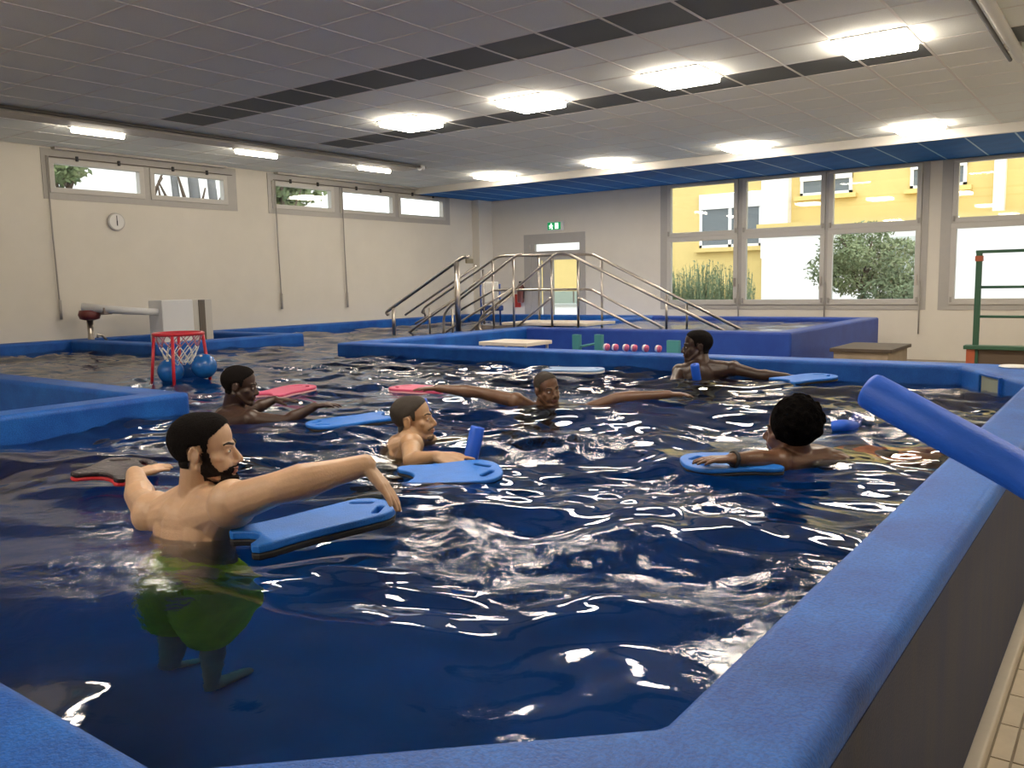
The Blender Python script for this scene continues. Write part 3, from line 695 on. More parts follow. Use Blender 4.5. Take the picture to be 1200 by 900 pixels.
M_grn = mat('green_metal', (.035,.12,.07), .5); M_org = mat('orange_joint', (.5,.12,.05), .5)
yk = 12.5; la = ony(1148, 297, yk); x0 = la.x; x1 = x0+1.7
rk = thing('green_rack', 'green metal rack with rungs standing in front of the right window', 'rack', (x0, yk, 0))
for x in (x0, x1):
    MB().box((x-.035,yk-.03,0),(x+.035,yk+.03,la.z)).build('upright', M_grn, rk, bevel=.006)
    MB().box((x-.045,yk-.04,la.z-.10),(x+.045,yk+.04,la.z-.03)).build('joint', M_org, rk, bevel=.005)
    MB().box((x-.10,yk-.05,.28),(x+.0,yk+.05,.52)).build('joint', M_org, rk, bevel=.005)
MB().box((x0-.04,yk-.03,la.z),(x1+.04,yk+.03,la.z+.04)).build('top_bar', M_grn, rk)
for v in (336.5, 371): z = ony(1155, v, yk).z; MB().tube([(x0,yk,z),(x1,yk,z)], .018, 8).build('rung', M_grn, rk, smooth=True)
z = ony(1150, 405.5, yk).z; MB().box((x0-.13,yk-.10,z-.04),(x1+.1,yk+.10,z+.01)).build('shelf', M_grn, rk, bevel=.006)
z = .28; MB().box((x0-.05,yk+.0,z),(x1,yk+.1,z+.2)).build('shelf_shade', mat('shade_brown', (.14,.10,.07), .7), rk)  # brown block stands in for the shadow below the rack shelf
# transparent hanging picture: hoist on the far left
xh = -11.3
hs = thing('pool_hoist', 'white patient hoist with cabinet and long arm on the far left deck', 'hoist', (xh, 7.3, 0))
a = onx(189, 352, xh); b = onx(226, 352, xh); c = onx(249, 352, xh)
zb = 0; M_hw = mat('hoist_white', (.70,.71,.72), .4)
MB().box((xh-.35,a.y,zb),(xh,b.y,a.z)).build('cabinet', M_hw, hs, bevel=.015)
o = MB().box((xh-.35,b.y,zb),(xh-.02,c.y,a.z)).build('cabinet_side', mat('hoist_cream', (.55,.53,.48), .5), hs, bevel=.01)
d0 = onx(233, 352, xh); d1 = onx(240, 352, xh); MB().box((xh-.03,d0.y,.5),(xh-.005,d1.y,a.z-.01)).build('recess', mat('hoist_dark', (.12,.10,.08), .6), o)
a1 = onx(187, 366, xh); xm = -12.0; a2 = onx(100, 360, xm)
MB().tube([(xh-.1,a1.y+.05,a1.z),((xh+xm)/2-.1,onx(150,364,(xh+xm)/2).y,onx(150,364,(xh+xm)/2).z),(xm-.1,a2.y,a2.z)], [.05,.055,.06], 12).build('arm', M_hw, hs, smooth=True)
p = onx(109, 368, xm); MB().lathe([(.06,-.09),(.13,-.07),(.15,-.01),(.13,.05),(.05,.06)], (xm-.1,p.y,p.z), (0,0,1), 20).build('motor_head', mat('maroon_plastic', (.12,.02,.02), .4), hs, smooth=True)
MB().tube([(xm-.1,p.y,p.z-.05),(xm-.1,p.y,0)], .045, 12).build('column', M_steel, hs, smooth=True)
p2_ = onx(126, 364.5, xm+.15); MB().box((xm-.02,p2_.y-.05,p2_.z-.05),(xm+.14,p2_.y+.08,p2_.z+.05)).build('clamp', mat('hoist_grey', (.25,.2,.18), .5), hs, bevel=.01)
q1 = onx(96, 393, xm); q2 = onx(122, 393, xm); q1.y = max(q1.y, 6.33)
MB().tube([(xm-.05,q1.y,q1.z-.05),(xm-.05,q1.y,q1.z),(xm-.05,q2.y,q2.z),(xm-.05,q2.y+.08,q2.z-.1)], .018, 8).build('seat_bar', M_steel, hs, smooth=True)
# background person-height kit behind rails: white and blue trolley
p = ony(575, 350, 14.2)
tk = thing('chair_lift', 'blue and white folded chair standing behind the left handrails', 'chair', (p.x, 14.2, 0))
MB().box((p.x-.22,14.15,p.z-.1),(p.x+.22,14.2,p.z+.35)).build('backrest', M_white, tk, bevel=.02)
MB().box((p.x-.22,14.1,p.z-.25),(p.x+.3,14.25,p.z-.14)).build('seat', mat('blue_vinyl', (.02,.06,.25), .4), tk, bevel=.02)
for dx in (-.22,.28): MB().tube([(p.x+dx,14.15,p.z+.3),(p.x+dx,14.15,RZ-.2)], .02, 8).build('leg', mat('blue_vinyl', (.02,.06,.25), .4), tk, smooth=True)

# ------------------------------------------------------------------ basketball float
hp = onz(210, 449, WZ); hd = hp-CO; dep = hd.dot(CF)
hoop = thing('water_basketball_hoop', 'red floating basketball hoop with white net over blue balls', 'hoop', (hp.x, hp.y, WZ))
M_redp = mat('red_plastic', (.55,.02,.04), .35)
rc = PD(209, 391, dep); R = .205
MB().tube([(rc.x+R*math.cos(2*PI*k/36), rc.y+R*math.sin(2*PI*k/36), rc.z) for k in range(36)], .016, 10, closed=True).build('ring', M_redp, hoop, smooth=True)
cdir = math.atan2(-hd.y, -hd.x)
for k, a in enumerate((cdir-.25, cdir+1.75, cdir-1.75, cdir+PI)):
    tp = V(rc.x+R*math.cos(a), rc.y+R*math.sin(a), rc.z); bt = V(rc.x+R*1.25*math.cos(a), rc.y+R*1.25*math.sin(a), WZ-.08)
    MB().tube([tp, bt], .014, 10).build('leg', M_redp, hoop, smooth=True)
for part, (t0, t1), m in (('net_lower', (.42,1.), mat('net_white', (.8,.8,.78), .7)), ('net_upper', (0,.42), mat('net_pink', (.45,.2,.28), .7))):
    nb = MB()
    for k in range(12):
        for s in (-1, 1):
            pp = []
            for i in range(9):
                t = t0+(t1-t0)*i/8; a = 2*PI*(k/12)+s*t*1.25; r_ = R*(1-.48*t); pp.append((rc.x+r_*math.cos(a), rc.y+r_*math.sin(a), rc.z-.27*t))
            nb.tube(pp, .0045, 5)
    nb.build(part, m, hoop, smooth=True)
M_ball = mat('blue_ball', (.012,.12,.42), .25)
for i, (u, v, dd, l) in enumerate(((200,435,0,'glossy blue ball floating under the basketball hoop, left of its front leg'), (239,429,.1,'glossy blue ball floating at the right foot of the basketball hoop'), (222,436,.32,'dark blue ball half hidden behind the hoop net'))):
    p = PD(u, v, dep+dd); r = .112
    b = thing('float_ball', l, 'ball', (p.x,p.y,p.z-r), 'blue balls under the hoop')
    MB().ell(p, (r,r,r), 32, 20).build('shell', M_ball, b, smooth=True); MB().lathe([(.012,0),(.012,.004)], p+V(.3,-.4,.86).normalized()*r*.995, V(.3,-.4,.86), 12).build('valve', M_white, b)

# ------------------------------------------------------------------ kickboards
M_bbt = mat('blue_foam', (.012,.16,.62), .45, bump=.25, bscale=180, var=.08, vscale=20); M_bbk = mat('black_foam', (.008,.008,.012), .6)
M_pft = mat('pink_foam', (.70,.10,.22), .5, bump=.2, bscale=180); M_pfk = mat('pale_pink_foam', (.75,.4,.45), .6)
M_rdk = mat('red_foam', (.6,.03,.04), .5)
def board_outline(L=.46, W_=.28, n=9):
    """nose at +x, concave tail at -x"""
    up = []
    # notch centre to tail corner
    for i in range(5): t = i/4; up.append((-L/2+.055*(1-t**2), W_*.5*.62*t))
    up += [(-L/2-.006, W_*.5*.78), (-L/2+.008, W_*.5*.96), (-L/2+.05, W_*.5)]
    for i in range(1, 6): t = i/6; up.append((-L/2+.05+t*(L*.5), W_*.5*(1-.10*math.sin(PI*t))))
    for i in range(0, n+1):
        a = PI/2*(1-i/n); up.append((L*.5-W_*.42+W_*.42*math.cos(a), W_*.5*math.sin(a)**.8 if a > 0 else 0))
    lo = [(x, -y) for x, y in up[1:-1]][::-1]
    return up+lo
def plate(name, outline, holes, z0, z1, m, parent, M4, bev=.006):
    bm = bmesh.new(); loops = [outline]+holes; edges = []
    base = Vector(parent['_b'])
    for lp in loops:
        vs = [bm.verts.new((p[0], p[1], z1)) for p in lp]
        for i in range(len(vs)): edges.append(bm.edges.new((vs[i], vs[(i+1)%len(vs)])))
    r = bmesh.ops.triangle_fill(bm, use_beauty=True, use_dissolve=False, edges=edges)
    fc = [g for g in r['geom'] if isinstance(g, bmesh.types.BMFace)]
    e = bmesh.ops.extrude_face_region(bm, geom=fc); vv = [g for g in e['geom'] if isinstance(g, bmesh.types.BMVert)]
    for v in vv: v.co.z = z0
    bmesh.ops.recalc_face_normals(bm, faces=bm.faces)
    for v in bm.verts:
        v.co = M4 @ v.co - base
    me = bpy.data.meshes.new(name); bm.to_mesh(me); bm.free(); me.materials.append(m)
    o = bpy.data.objects.new(name, me); COL.objects.link(o); o.parent = parent; o['_b'] = tuple(base)
    bv = o.modifiers.new('bevel', 'BEVEL'); bv.width = bev; bv.segments = 2; bv.limit_method = 'ANGLE'; bv.angle_limit = math.radians(50)
    return o
def slot(cx, cy, l, w, ang, n=6):
    o = []
    for s in (1, -1):
        for i in range(n+1):
            a = -PI/2+PI*i/n; x = s*(l/2-w/2)+s*math.cos(a)*w/2; y = s*math.sin(a)*w/2
            o.append((cx+x*math.cos(ang)-y*math.sin(ang), cy+x*math.sin(ang)+y*math.cos(ang)))
    return o
def kickboard(label, tail, nose, L=None, W_=.28, tilt=0., roll=0., zoff=.012, top=None, bot=None, thick=.035, group='kickboards floating on the pool'):
    """tail/nose: world points of the two ends (z ignored)"""
    a, b = Vector(tail), Vector(nose); c = (a+b)/2; ax = V(b.x-a.x, b.y-a.y, 0); L = L or ax.length; yaw = math.atan2(ax.y, ax.x)
    c.z = WZ+zoff
    M4 = Matrix.Translation(c) @ Matrix.Rotation(yaw, 4, 'Z') @ Matrix.Rotation(-tilt, 4, 'Y') @ Matrix.Rotation(roll, 4, 'X')
    t = thing('kickboard', label, 'kickboard', tuple(c), group)
    out = board_outline(L, W_); hs_ = [slot(L*.5-.075, .055, .085, .026, -.75), slot(L*.5-.075, -.055, .085, .026, .75)]
    plate('foam_top', out, hs_, .0, thick*.55, top or M_bbt, t, M4); plate('foam_base', out, hs_, -thick*.45, .0, bot or M_bbk, t, M4)
    return t
K = lambda u, v: onz(u, v, WZ+.02)
kickboard('blue and black kickboard floating nearest, beside the bearded man', K(284,643), K(456,606), None, .23, tilt=.04, roll=.02, zoff=.04, thick=.05)
kickboard('blue kickboard floating just beyond the bearded man, its nose toward him', K(458,490), K(360,500), None, .30, tilt=-.03, zoff=.02)
kickboard('blue kickboard under the spread hand of the short-haired man', K(470,558), K(588,550), None, .28, tilt=.02, roll=.12, zoff=.006)
kickboard('blue kickboard under the hand of the man with afro hair', K(908,541), K(798,543), None, .30, roll=-.05, zoff=.012)
kickboard('blue kickboard at the fingertips of the man beside the far rim', K(915,448), K(974,444), None, .34, tilt=.04, zoff=.03)
kickboard('white and pale blue kickboard floating behind the head of the floating man', K(640,435), K(708,436), None, .30, top=mat('pale_blue_foam', (.25,.42,.72), .3), bot=mat('white_foam', (.8,.78,.75), .5), zoff=.03)
kickboard('pink kickboard just right of the nose of the dark-haired man at left', K(309,465), K(362,456), None, .30, top=M_pft, bot=M_pfk, zoff=.03, tilt=.04)
kickboard('pink kickboard under the outstretched right hand of the floating man', K(528,459), K(462,455), None, .30, top=M_pft, bot=M_pfk, zoff=.02)
bb = kickboard('black kickboard with red edge under the left hand of the bearded man', K(110,574), K(168,549), .36, .24, top=mat('black_foam_wet', (.03,.02,.025), .25, bump=.5, bscale=60), bot=M_rdk, zoff=.055, roll=.12)

# ------------------------------------------------------------------ noodles
M_nood = mat('blue_noodle', (.015,.12,.72), .5, bump=.1, bscale=250); M_nood_in = mat('noodle_core', (.01,.03,.2), .8)
def smooth_path(P_, n=10):
    P_ = [Vector(p) for p in P_]; out = []
    for i in range(len(P_)-1):
        p0 = P_[max(i-1,0)]; p1 = P_[i]; p2 = P_[i+1]; p3 = P_[min(i+2,len(P_)-1)]
        for k in range(n):
            t = k/n; out.append(.5*((2*p1)+(p2-p0)*t+(2*p0-5*p1+4*p2-p3)*t*t+(3*p1-p0-3*p2+p3)*t**3))
    out.append(P_[-1]); return out
def noodle(label, pts, r=.033):
    pth = smooth_path(pts); t = thing('pool_noodle', label, 'pool noodle', tuple(pth[0]), 'blue pool noodles')
    rs = [r*.93]+[r]*(len(pth)-2)+[r*.93]
    MB().tube(pth, rs, 24).build('foam', M_nood, t, smooth=True)
    for e, d_ in ((pth[0], pth[0]-pth[1]), (pth[-1], pth[-1]-pth[-2])):
        MB().lathe([(r*.34,-.01),(r*.34,.0015)], e, d_, 14).build('core_hole', M_nood_in, t)
noodle('long blue pool noodle held out over the right rim, nearest the camera', [PD(1018,457,1.62), PD(1100,502,1.53), PD(1200,557,1.46), PD(1330,640,1.36), PD(1500,760,1.24)], .0355)
noodle('blue pool noodle curved round the short-haired man, its end standing up by his board', [PD(560,500,3.95), PD(551,540,3.95), PD(540,590,4.02), PD(500,605,4.35), PD(492,560,4.8), PD(500,500,4.85), PD(493,468,4.85)], .034)
noodle('blue pool noodle poking up in front of the man at the far rim', [PD(814,427,7.0), PD(817,446,7.05), PD(822,470,7.2), PD(850,475,7.6), PD(862,455,7.8)], .036)
noodle('blue pool noodle lying in the water right of the afro haired man', [onz(975,500,WZ), onz(990,499,WZ+.005), onz(1003,503,WZ-.06), onz(1000,520,WZ-.25)], .034)
# ------------------------------------------------------------------ people
def skin_mat(name, col, dark, wet=.38):
    m = mat(name, col, wet, var=.12, vscale=9, bump=.12, bscale=140, sss=.08, spec=.5); return m
def frame(fwd, up):
    f = Vector(fwd).normalized(); u = Vector(up); u = (u-f*u.dot(f)).normalized(); s = f.cross(u); return s, f, u   # right, fwd, up
def head_prims(mb, C, fr, sc=1., beard=False):
    s, f, u = fr; P_ = lambda x, y, z: C+(s*x+f*y+u*z)*sc
    E = lambda x, y, z, rx, ry, rz: mb.ell(P_(x,y,z), [s*rx*sc, f*ry*sc, u*rz*sc], 24, 16)
    def Cp(a, ra, b, rb): mb.cap(P_(*a), ra*sc, P_(*b), rb*sc, 14)
    E(0,-.018,.035,.075,.098,.085); E(0,.012,.040,.070,.078,.080); E(0,.030,-.030,.060,.066,.080)
    E(0,.040,-.078,.047,.050,.034); Cp((-.012,.083,-.100),.019,(.012,.083,-.100),.019)       # jaw and chin
    for q in (-1, 1):
        Cp((q*.056,.0,-.045),.016,(q*.030,.070,-.098),.016)                                    # jaw line
        Cp((q*.050,.055,-.020),.016,(q*.036,.072,-.026),.012)                                  # cheekbone
        E(q*.028,.066,-.046,.026,.028,.034)                                                    # cheek
        E(q*.031,.080,.002,.016,.011,.009)                                                     # eyelid
        Cp((q*.044,.078,.020),.008,(q*.012,.090,.018),.009)                                    # brow
        s_, f_, u_ = s, f, u                                                                  # ear
        a = .35*q
        mb.ell(P_(q*.078,-.012,-.008), [(s*math.cos(a)-f*math.sin(a)*1.)*.008*sc, (f*math.cos(a)+s*math.sin(a))*.019*sc, u*.032*sc], 14, 10)
        mb.tube([P_(q*.086+q*.004*math.cos(t), -.012+.017*math.cos(t)-.002, -.006+.028*math.sin(t)) for t in [(-.4+4.2*i/10) for i in range(11)]], .0042*sc, 6)
        E(q*.011,.100,-.040,.009,.011,.008)                                                    # nostril wing
    Cp((0,.088,.012),.008,(0,.116,-.030),.0105); E(0,.114,-.036,.011,.011,.009)
    Cp((-.018,.093,-.062),.0062,(.018,.093,-.062),.0062); Cp((-.006,.100,-.060),.006,(.006,.100,-.060),.006)
    Cp((-.015,.093,-.074),.007,(.015,.093,-.074),.007); Cp((-.012,.092,-.052),.010,(.012,.092,-.052),.010)
def hand_prims(mb, W_, d, n, thumb, curl=.2, spread=.12, sc=1., drop=0.):
    """W_ wrist, d finger direction, n back-of-hand normal, thumb = +1/-1 side along d x n"""
    d = Vector(d).normalized(); n = Vector(n); n = (n-d*n.dot(d)).normalized(); t = d.cross(n)*thumb
    L = lambda a, b, c: W_+(d*a+t*b+n*c)*sc
    for i, b in enumerate((.030,.010,-.010,-.028)):
        k = L(.088-(.006 if i in (0,3) else 0)-.004*i, b, 0); mb.cap(L(.008,b*.55,0), .015*sc, k, .0125*sc, 12)
        ln = (.072,.080,.074,.058)[i]; ang = spread*(1.5-i); dd = (d*math.cos(ang)+t*math.sin(ang)).normalized(); p = k; c = 0.
        for j, fr_ in enumerate((.45,.30,.25)):
            c += curl*(1.0 if j else .6); e = p+(dd*math.cos(c)-n*math.sin(c))*ln*fr_*sc; mb.cap(p, (.0098-.0009*j)*sc, e, (.0092-.0010*j)*sc, 10); p = e
    mb.ell(L(.048,0,-.004), [d*.046*sc, t*.037*sc, n*.013*sc], 16, 10)
    a = L(.018,.024,-.006); b = L(.052,.055,-.014); c_ = L(.078,.066,-.02); e = L(.098,.070,-.026)
    mb.cap(a, .016*sc, b, .0125*sc, 10); mb.cap(b, .0115*sc, c_, .0105*sc, 10); mb.cap(c_, .0102*sc, e, .0085*sc, 10)
def limb(mb, a, b, c, r, bulge=1.12):
    """three joint limb with tapered radii r=(ra,rb,rc)"""
    a, b, c = Vector(a), Vector(b), Vector(c)
    m1 = a+(b-a)*.4; mb.cap(a, r[0], m1, r[0]*.93, 16); mb.cap(m1, r[0]*.93, b, r[1], 16)
    m2 = b+(c-b)*.28; mb.cap(b, r[1], m2, r[1]*bulge, 16); m3_ = b+(c-b)*.65; mb.cap(m2, r[1]*bulge, m3_, (r[1]+r[2])*.5, 16); mb.cap(m3_, (r[1]+r[2])*.5, c, r[2], 16)
def torso_prims(mb, neck, SL, SR, pel, fwd, k=1.):
    up = (neck-pel).normalized(); f = Vector(fwd); f = (f-up*f.dot(up)).normalized(); s = f.cross(up)
    L = (neck-pel).length; Q = lambda a, b, c: pel+up*a*L+s*b*k+f*c*k
    E = lambda a, b, c, rx, ry, rz: mb.ell(Q(a,b,c), [s*rx*k, f*ry*k, up*rz*k], 24, 14)
    E(.70,0,-.005,.150,.098,.165); E(.82,0,-.02,.135,.080,.085); E(.38,0,0,.128,.092,.17); E(.08,0,0,.150,.105,.11)
    for q in (-1, 1):
        E(.74,q*.075,-.058,.058,.036,.085)                      # shoulder blade
        mb.cap(Q(.62,q*.034,-.066), .030*k, Q(.15,q*.034,-.062), .030*k, 12)   # back muscle either side of the spine
        E(.72,q*.072,.070,.070,.035,.055)                       # chest muscle
        E(.60,q*.115,-.02,.045,.065,.12)                        # lat
        E(.02,q*.075,-.06,.075,.06,.085)                        # seat
        S = SR if q > 0 else SL
        mb.cap(Q(.985,q*.03,-.015), .048*k, S, .050*k, 14); mb.cap(Q(.86,q*.05,-.02), .075*k, S+(Q(.75,0,0)-S)*.15, .056*k, 14)
        mb.cap(Q(.80,q*.09,0), .070*k, S, .052*k, 14)
    return Q, s, f, up
def finish(mb, name, m, parent, voxel, smooth_it=4, base=None):
    """one continuous skin: union of the shapes by voxel remesh, then smoothed"""
    o = mb.build(name, m, parent)
    r = o.modifiers.new('r', 'REMESH'); r.mode = 'VOXEL'; r.voxel_size = voxel; r.use_smooth_shade = True
    s = o.modifiers.new('s', 'SMOOTH'); s.factor = .5; s.iterations = smooth_it
    dg = bpy.context.evaluated_depsgraph_get(); me = bpy.data.meshes.new_from_object(o.evaluated_get(dg))
    o.modifiers.clear(); old = o.data; o.data = me; me.name = name; bpy.data.meshes.remove(old)
    me.materials.clear(); me.materials.append(m)
    me.polygons.foreach_set('use_smooth', [True]*len(me.polygons)); return o
def shell(body, name, m, parent, C, fr, sc, test, off, noise=0., nsc=60.):
    """hair: the part of the skin where test(x,y,z) holds, lifted off and closed"""
    s, f, u = fr; b = Vector(parent['_b']); me = body.data; n = len(me.vertices)
    co = np.empty(n*3); me.vertices.foreach_get('co', co); co = co.reshape(-1,3)+np.array(b)-np.array(C)
    no = np.empty(n*3); me.vertices.foreach_get('normal', no); no = no.reshape(-1,3)
    loc = np.stack([co@np.array(s), co@np.array(f), co@np.array(u)], 1)/sc
    near = np.linalg.norm(loc, axis=1) < .2
    val = np.zeros(n)
    idx = np.nonzero(near)[0]
    for i in idx: val[i] = test(*loc[i])
    fs = [tuple(p.vertices) for p in me.polygons if all(val[i] > 0 for i in p.vertices)]
    used = sorted(set(i for q in fs for i in q)); rm = {j: k for k, j in enumerate(used)}
    vs = []
    for i in used:
        h = off*min(1., val[i]); 
        if noise:
            p = co[i]*nsc; h *= 1+noise*math.sin(p[0]+1.7*math.sin(p[1]))*math.sin(p[1]*1.3+p[2])*math.sin(p[2]*1.1+2*math.sin(p[0]))
        vs.append(Vector(co[i])+C-b+Vector(no[i])*(h+.0006))
    me2 = bpy.data.meshes.new(name); me2.from_pydata([tuple(v) for v in vs], [], [tuple(rm[i] for i in q) for q in fs]); me2.materials.append(m)
    me2.polygons.foreach_set('use_smooth', [True]*len(me2.polygons))
    o = bpy.data.objects.new(name, me2); COL.objects.link(o); o.parent = parent; o['_b'] = tuple(b); return o
def lerp_tab(y, tab):
    if y <= tab[0][0]: return tab[0][1]
    for (a, va), (b, vb) in zip(tab, tab[1:]):
        if y <= b: return va+(vb-va)*(y-a)/(b-a)
    return tab[-1][1]
def short_hair(x, y, z):
    if abs(x) > .083 or y < -.123: return 0
    lim = lerp_tab(y, [(-.12,-.060),(-.035,-.058),(-.030,.018),(.004,.026),(.010,-.004),(.026,.0),(.032,.045),(.050,.062),(.074,.086),(.085,.2)])
    return (z-lim)*70
def full_beard(x, y, z):
    if (z < -.080 and abs(x) > .050) or y < .004 or (y < .035 and z < -.098) or z < -.118 or z > .006: return 0
    top = lerp_tab(y, [(0,.004),(.028,.004),(.040,-.034),(.060,-.062),(.078,-.058),(.086,-.047),(.12,-.047)])
    if z > top: return 0
    if abs(x) < .020 and -.080 < z < -.056 and y > .085: return 0
    return min(1, (top-z)*60+.15)
M_hair = mat('black_hair', (.007,.005,.005), .9, spec=.15, bump=.8, bscale=420, var=.4, vscale=200)
M_hair_s = mat('short_shaved_hair', (.035,.026,.020), .7, bump=.6, bscale=500, var=.4, vscale=300)
M_beard = mat('dark_beard', (.016,.010,.008), .9, spec=.15, bump=.8, bscale=420, var=.4, vscale=200)
M_eye = mat('eye_white', (.7,.68,.64), .2); M_iris = mat('dark_iris', (.02,.012,.008), .15); M_brow = mat('eyebrow', (.02,.014,.01), .7)
def face_bits(C, fr, sc, parent, lips=None):
    s, f, u = fr; P_ = lambda x, y, z: C+(s*x+f*y+u*z)*sc
    for q in (-1, 1):
        e = MB(); e.ell(P_(q*.031,.0835,.001), [s*.0115*sc, f*.0085*sc, u*.0052*sc], 14, 8); o = e.build('eye', M_eye, parent, smooth=True)
        MB().ell(P_(q*.031,.0885,.001), [s*.0052*sc, f*.0042*sc, u*.005*sc], 12, 8).build('iris', M_iris, o, smooth=True)
        MB().tube([P_(q*.050,.074,.024), P_(q*.036,.0865,.0285), P_(q*.014,.097,.022)], [.003*sc,.0045*sc,.004*sc], 8).build('eyebrow', M_brow, parent, smooth=True)
    if lips:
        MB().cap(P_(-.017,.0965,-.0625), .0050*sc, P_(.017,.0965,-.0625), .0050*sc, 8).cap(P_(-.014,.0975,-.0735), .0062*sc, P_(.014,.0975,-.0735), .0062*sc, 8).cap(P_(-.006,.1035,-.0615), .005*sc, P_(.006,.1035,-.0615), .005*sc, 8).build('lips', lips, parent, smooth=True)
def person(label, base, skin, voxel, head, hf, hu, SL, SR, pel, tf, armL, armR, handL, handR, legs, hsc=1., k=1., neck=None, ar=1.):
    t = thing('person', label, 'person', tuple(base), None)
    mb = MB(); fr = frame(hf, hu); head_prims(mb, head, fr, hsc)
    neck = neck if neck is not None else (SL+SR)/2+V(0,0,.02)
    Q, s, f, up = torso_prims(mb, neck, SL, SR, pel, tf, k)
    mb.cap(head+(-fr[1]*.022-fr[2]*.055)*hsc, .058*hsc, neck+V(0,0,-.01), .066, 18); mb.cap(head+(fr[1]*.01-fr[2]*.075)*hsc, .045*hsc, neck+f*.02, .052, 18)
    for S, (E_, Wr), H in ((SL, armL, handL), (SR, armR, handR)):
        S, E_, Wr = Vector(S), Vector(E_), Vector(Wr); mb.ell(S+(E_-S)*.08, (.062*k*ar,)*3, 18, 12)
        limb(mb, S, E_, Wr, (.050*k*ar, .039*k*ar, .0265*k*ar))
        if H: hand_prims(mb, Wr, **H)
    for K_, A_, T_, q in legs:
        h = Q(0.02, q*.085, 0); limb(mb, h, K_, A_, (.082, .052, .038), 1.1); mb.cap(A_, .036, T_, .026, 12)
    o = finish(mb, 'body', skin, t, voxel)
    return t, o, fr, Q
def stand_legs(Q, pel, floor=PZ, dx=V(0,0,0), kb=0.08):
    out = []
    for q in (-1, 1):
        h = Q(0.02, q*.085, 0); a = V(h.x, h.y, floor+.07)+dx; kk = (h+a)/2; out.append((kk, a, q))
    return out

# --- the bearded man in green shorts
SK1 = skin_mat('warm_skin', (.56,.36,.23), .2); SK3 = skin_mat('tan_skin', (.46,.28,.16), .2); SKD = skin_mat('dark_brown_skin', (.075,.036,.024), .2, .32); SKE = skin_mat('deep_brown_skin', (.05,.026,.019), .2, .34); SKF = skin_mat('brown_skin', (.13,.065,.038), .2, .32)
LIP1 = mat('lips_rose', (.36,.14,.10), .4); LIPD = mat('lips_dark', (.13,.045,.04), .4)
H1 = PD(240, 527, 2.86); SL1 = PD(183, 603, 3.00); SR1 = PD(268, 592, 2.74)
rt = CR.copy(); rt.z = 0; rt.normalize(); aw = CF.copy(); aw.z = 0; aw.normalize()
nk = PD(232, 580, 2.92); shl = (SR1-SL1); tf1 = V(0,0,1).cross(V(shl.x,shl.y,0)).normalized()
pel1 = V((SL1.x+SR1.x)/2, (SL1.y+SR1.y)/2, 0)-tf1*.0; pel1.z = nk.z-.50
def simple_legs(pel, f, side, floor, spread=.12, step=.0, bend=.04):
    out = []
    for q in (-1, 1):
        h = pel+side*q*.085; a = V(h.x, h.y, floor+.08)+side*q*spread*.5+f*step*q; kn = (h+a)/2+f*bend; out.append((kn, a, a+f*.17-V(0,0,.05), q))
    return out
sd1 = tf1.cross(V(0,0,1))
t1, b1, fr1, Q1 = person('bearded man with short dark hair and green shorts, arms spread, seen from behind', (pel1.x, pel1.y, PZ), SK1, .0045,
    H1, rt*.985+aw*.08+V(0,0,-.03), V(0,0,1)-rt*.10, SL1, SR1, pel1, tf1,
    (PD(166,588,3.22), PD(158,556,3.40)), (PD(325,572,2.60), PD(428,545,2.66)),
    dict(d=rt*.55+aw*.75+V(0,0,.08), n=V(0,0,1)+rt*.1, thumb=-1, curl=.10, spread=.10),
    dict(d=rt*.62+V(0,0,-.80)+aw*.06, n=rt*.8+V(0,0,.62), thumb=-1, curl=.12, spread=.08, sc=1.12),
    simple_legs(pel1, tf1, sd1, PZ), hsc=1.0, k=1.1, ar=1.18, neck=nk)
shell(b1, 'hair', M_hair, t1, H1, fr1, 1., short_hair, .007, .25, 500)
shell(b1, 'beard', M_beard, t1, H1, fr1, 1., full_beard, .006, .25, 500)
face_bits(H1, fr1, 1., t1, LIP1)
M_green = mat('green_shorts', (.62,.74,.03), .8, var=.2, vscale=10, bump=.3, bscale=15)
mb = MB(); u1 = (nk-pel1).normalized()
mb.ell(pel1+u1*.03, [sd1*.175, tf1*.135, u1*.15], 24, 14)
for kn, a, tt, q in simple_legs(pel1, tf1, sd1, PZ):
    h = pel1+sd1*q*.085; mb.cap(h, .110, h+(kn-h)*.80, .105, 18)
finish(mb, 'swim_shorts', M_green, t1, .010, 5)

# --- short haired man with his hand on a board
H3 = PD(484, 491, 4.45); SR3 = PD(482, 520, 4.20); SL3 = PD(500, 520, 4.52); nk3 = PD(480, 513, 4.42)
tf3 = (rt*.85+aw*.2).normalized(); sd3 = tf3.cross(V(0,0,1)); pel3 = nk3+V(0,0,-.46)-tf3*.18
hnd = dict(d=rt*.90-aw*.30+V(0,0,-.20), n=V(0,0,1)-aw*.55, thumb=-1, curl=.06, spread=.20, sc=1.08)
t3, b3, fr3, Q3 = person('tan man with shaved sides facing right, spread hand resting on a blue kickboard', (pel3.x, pel3.y, PZ), SK3, .0055,
    H3, rt*.97-aw*.10+V(0,0,.05), V(0,0,1)-rt*.2, SL3, SR3, pel3, tf3,
    (PD(520,532,4.62), PD(548,540,4.72)), (PD(482,541,3.98), PD(511,535,3.83)), dict(d=rt, n=V(0,0,1), thumb=1, curl=.1), hnd,
    simple_legs(pel3, tf3, sd3, PZ, step=.05), hsc=1., neck=nk3)
shell(b3, 'hair', M_hair_s, t3, H3, fr3, 1., short_hair, .004, .2, 400)
shell(b3, 'stubble', mat('stubble', (.13,.08,.05), .7, var=.4, vscale=250), t3, H3, fr3, 1., lambda x, y, z: full_beard(x, y, z) if y > .074 and (z < -.088 or z > -.06) else 0, .0012)
face_bits(H3, fr3, 1., t3, LIP1)
mb = MB(); u3 = (nk3-pel3).normalized(); mb.ell(pel3+u3*.03, [sd3*.17, tf3*.13, u3*.15], 20, 12)
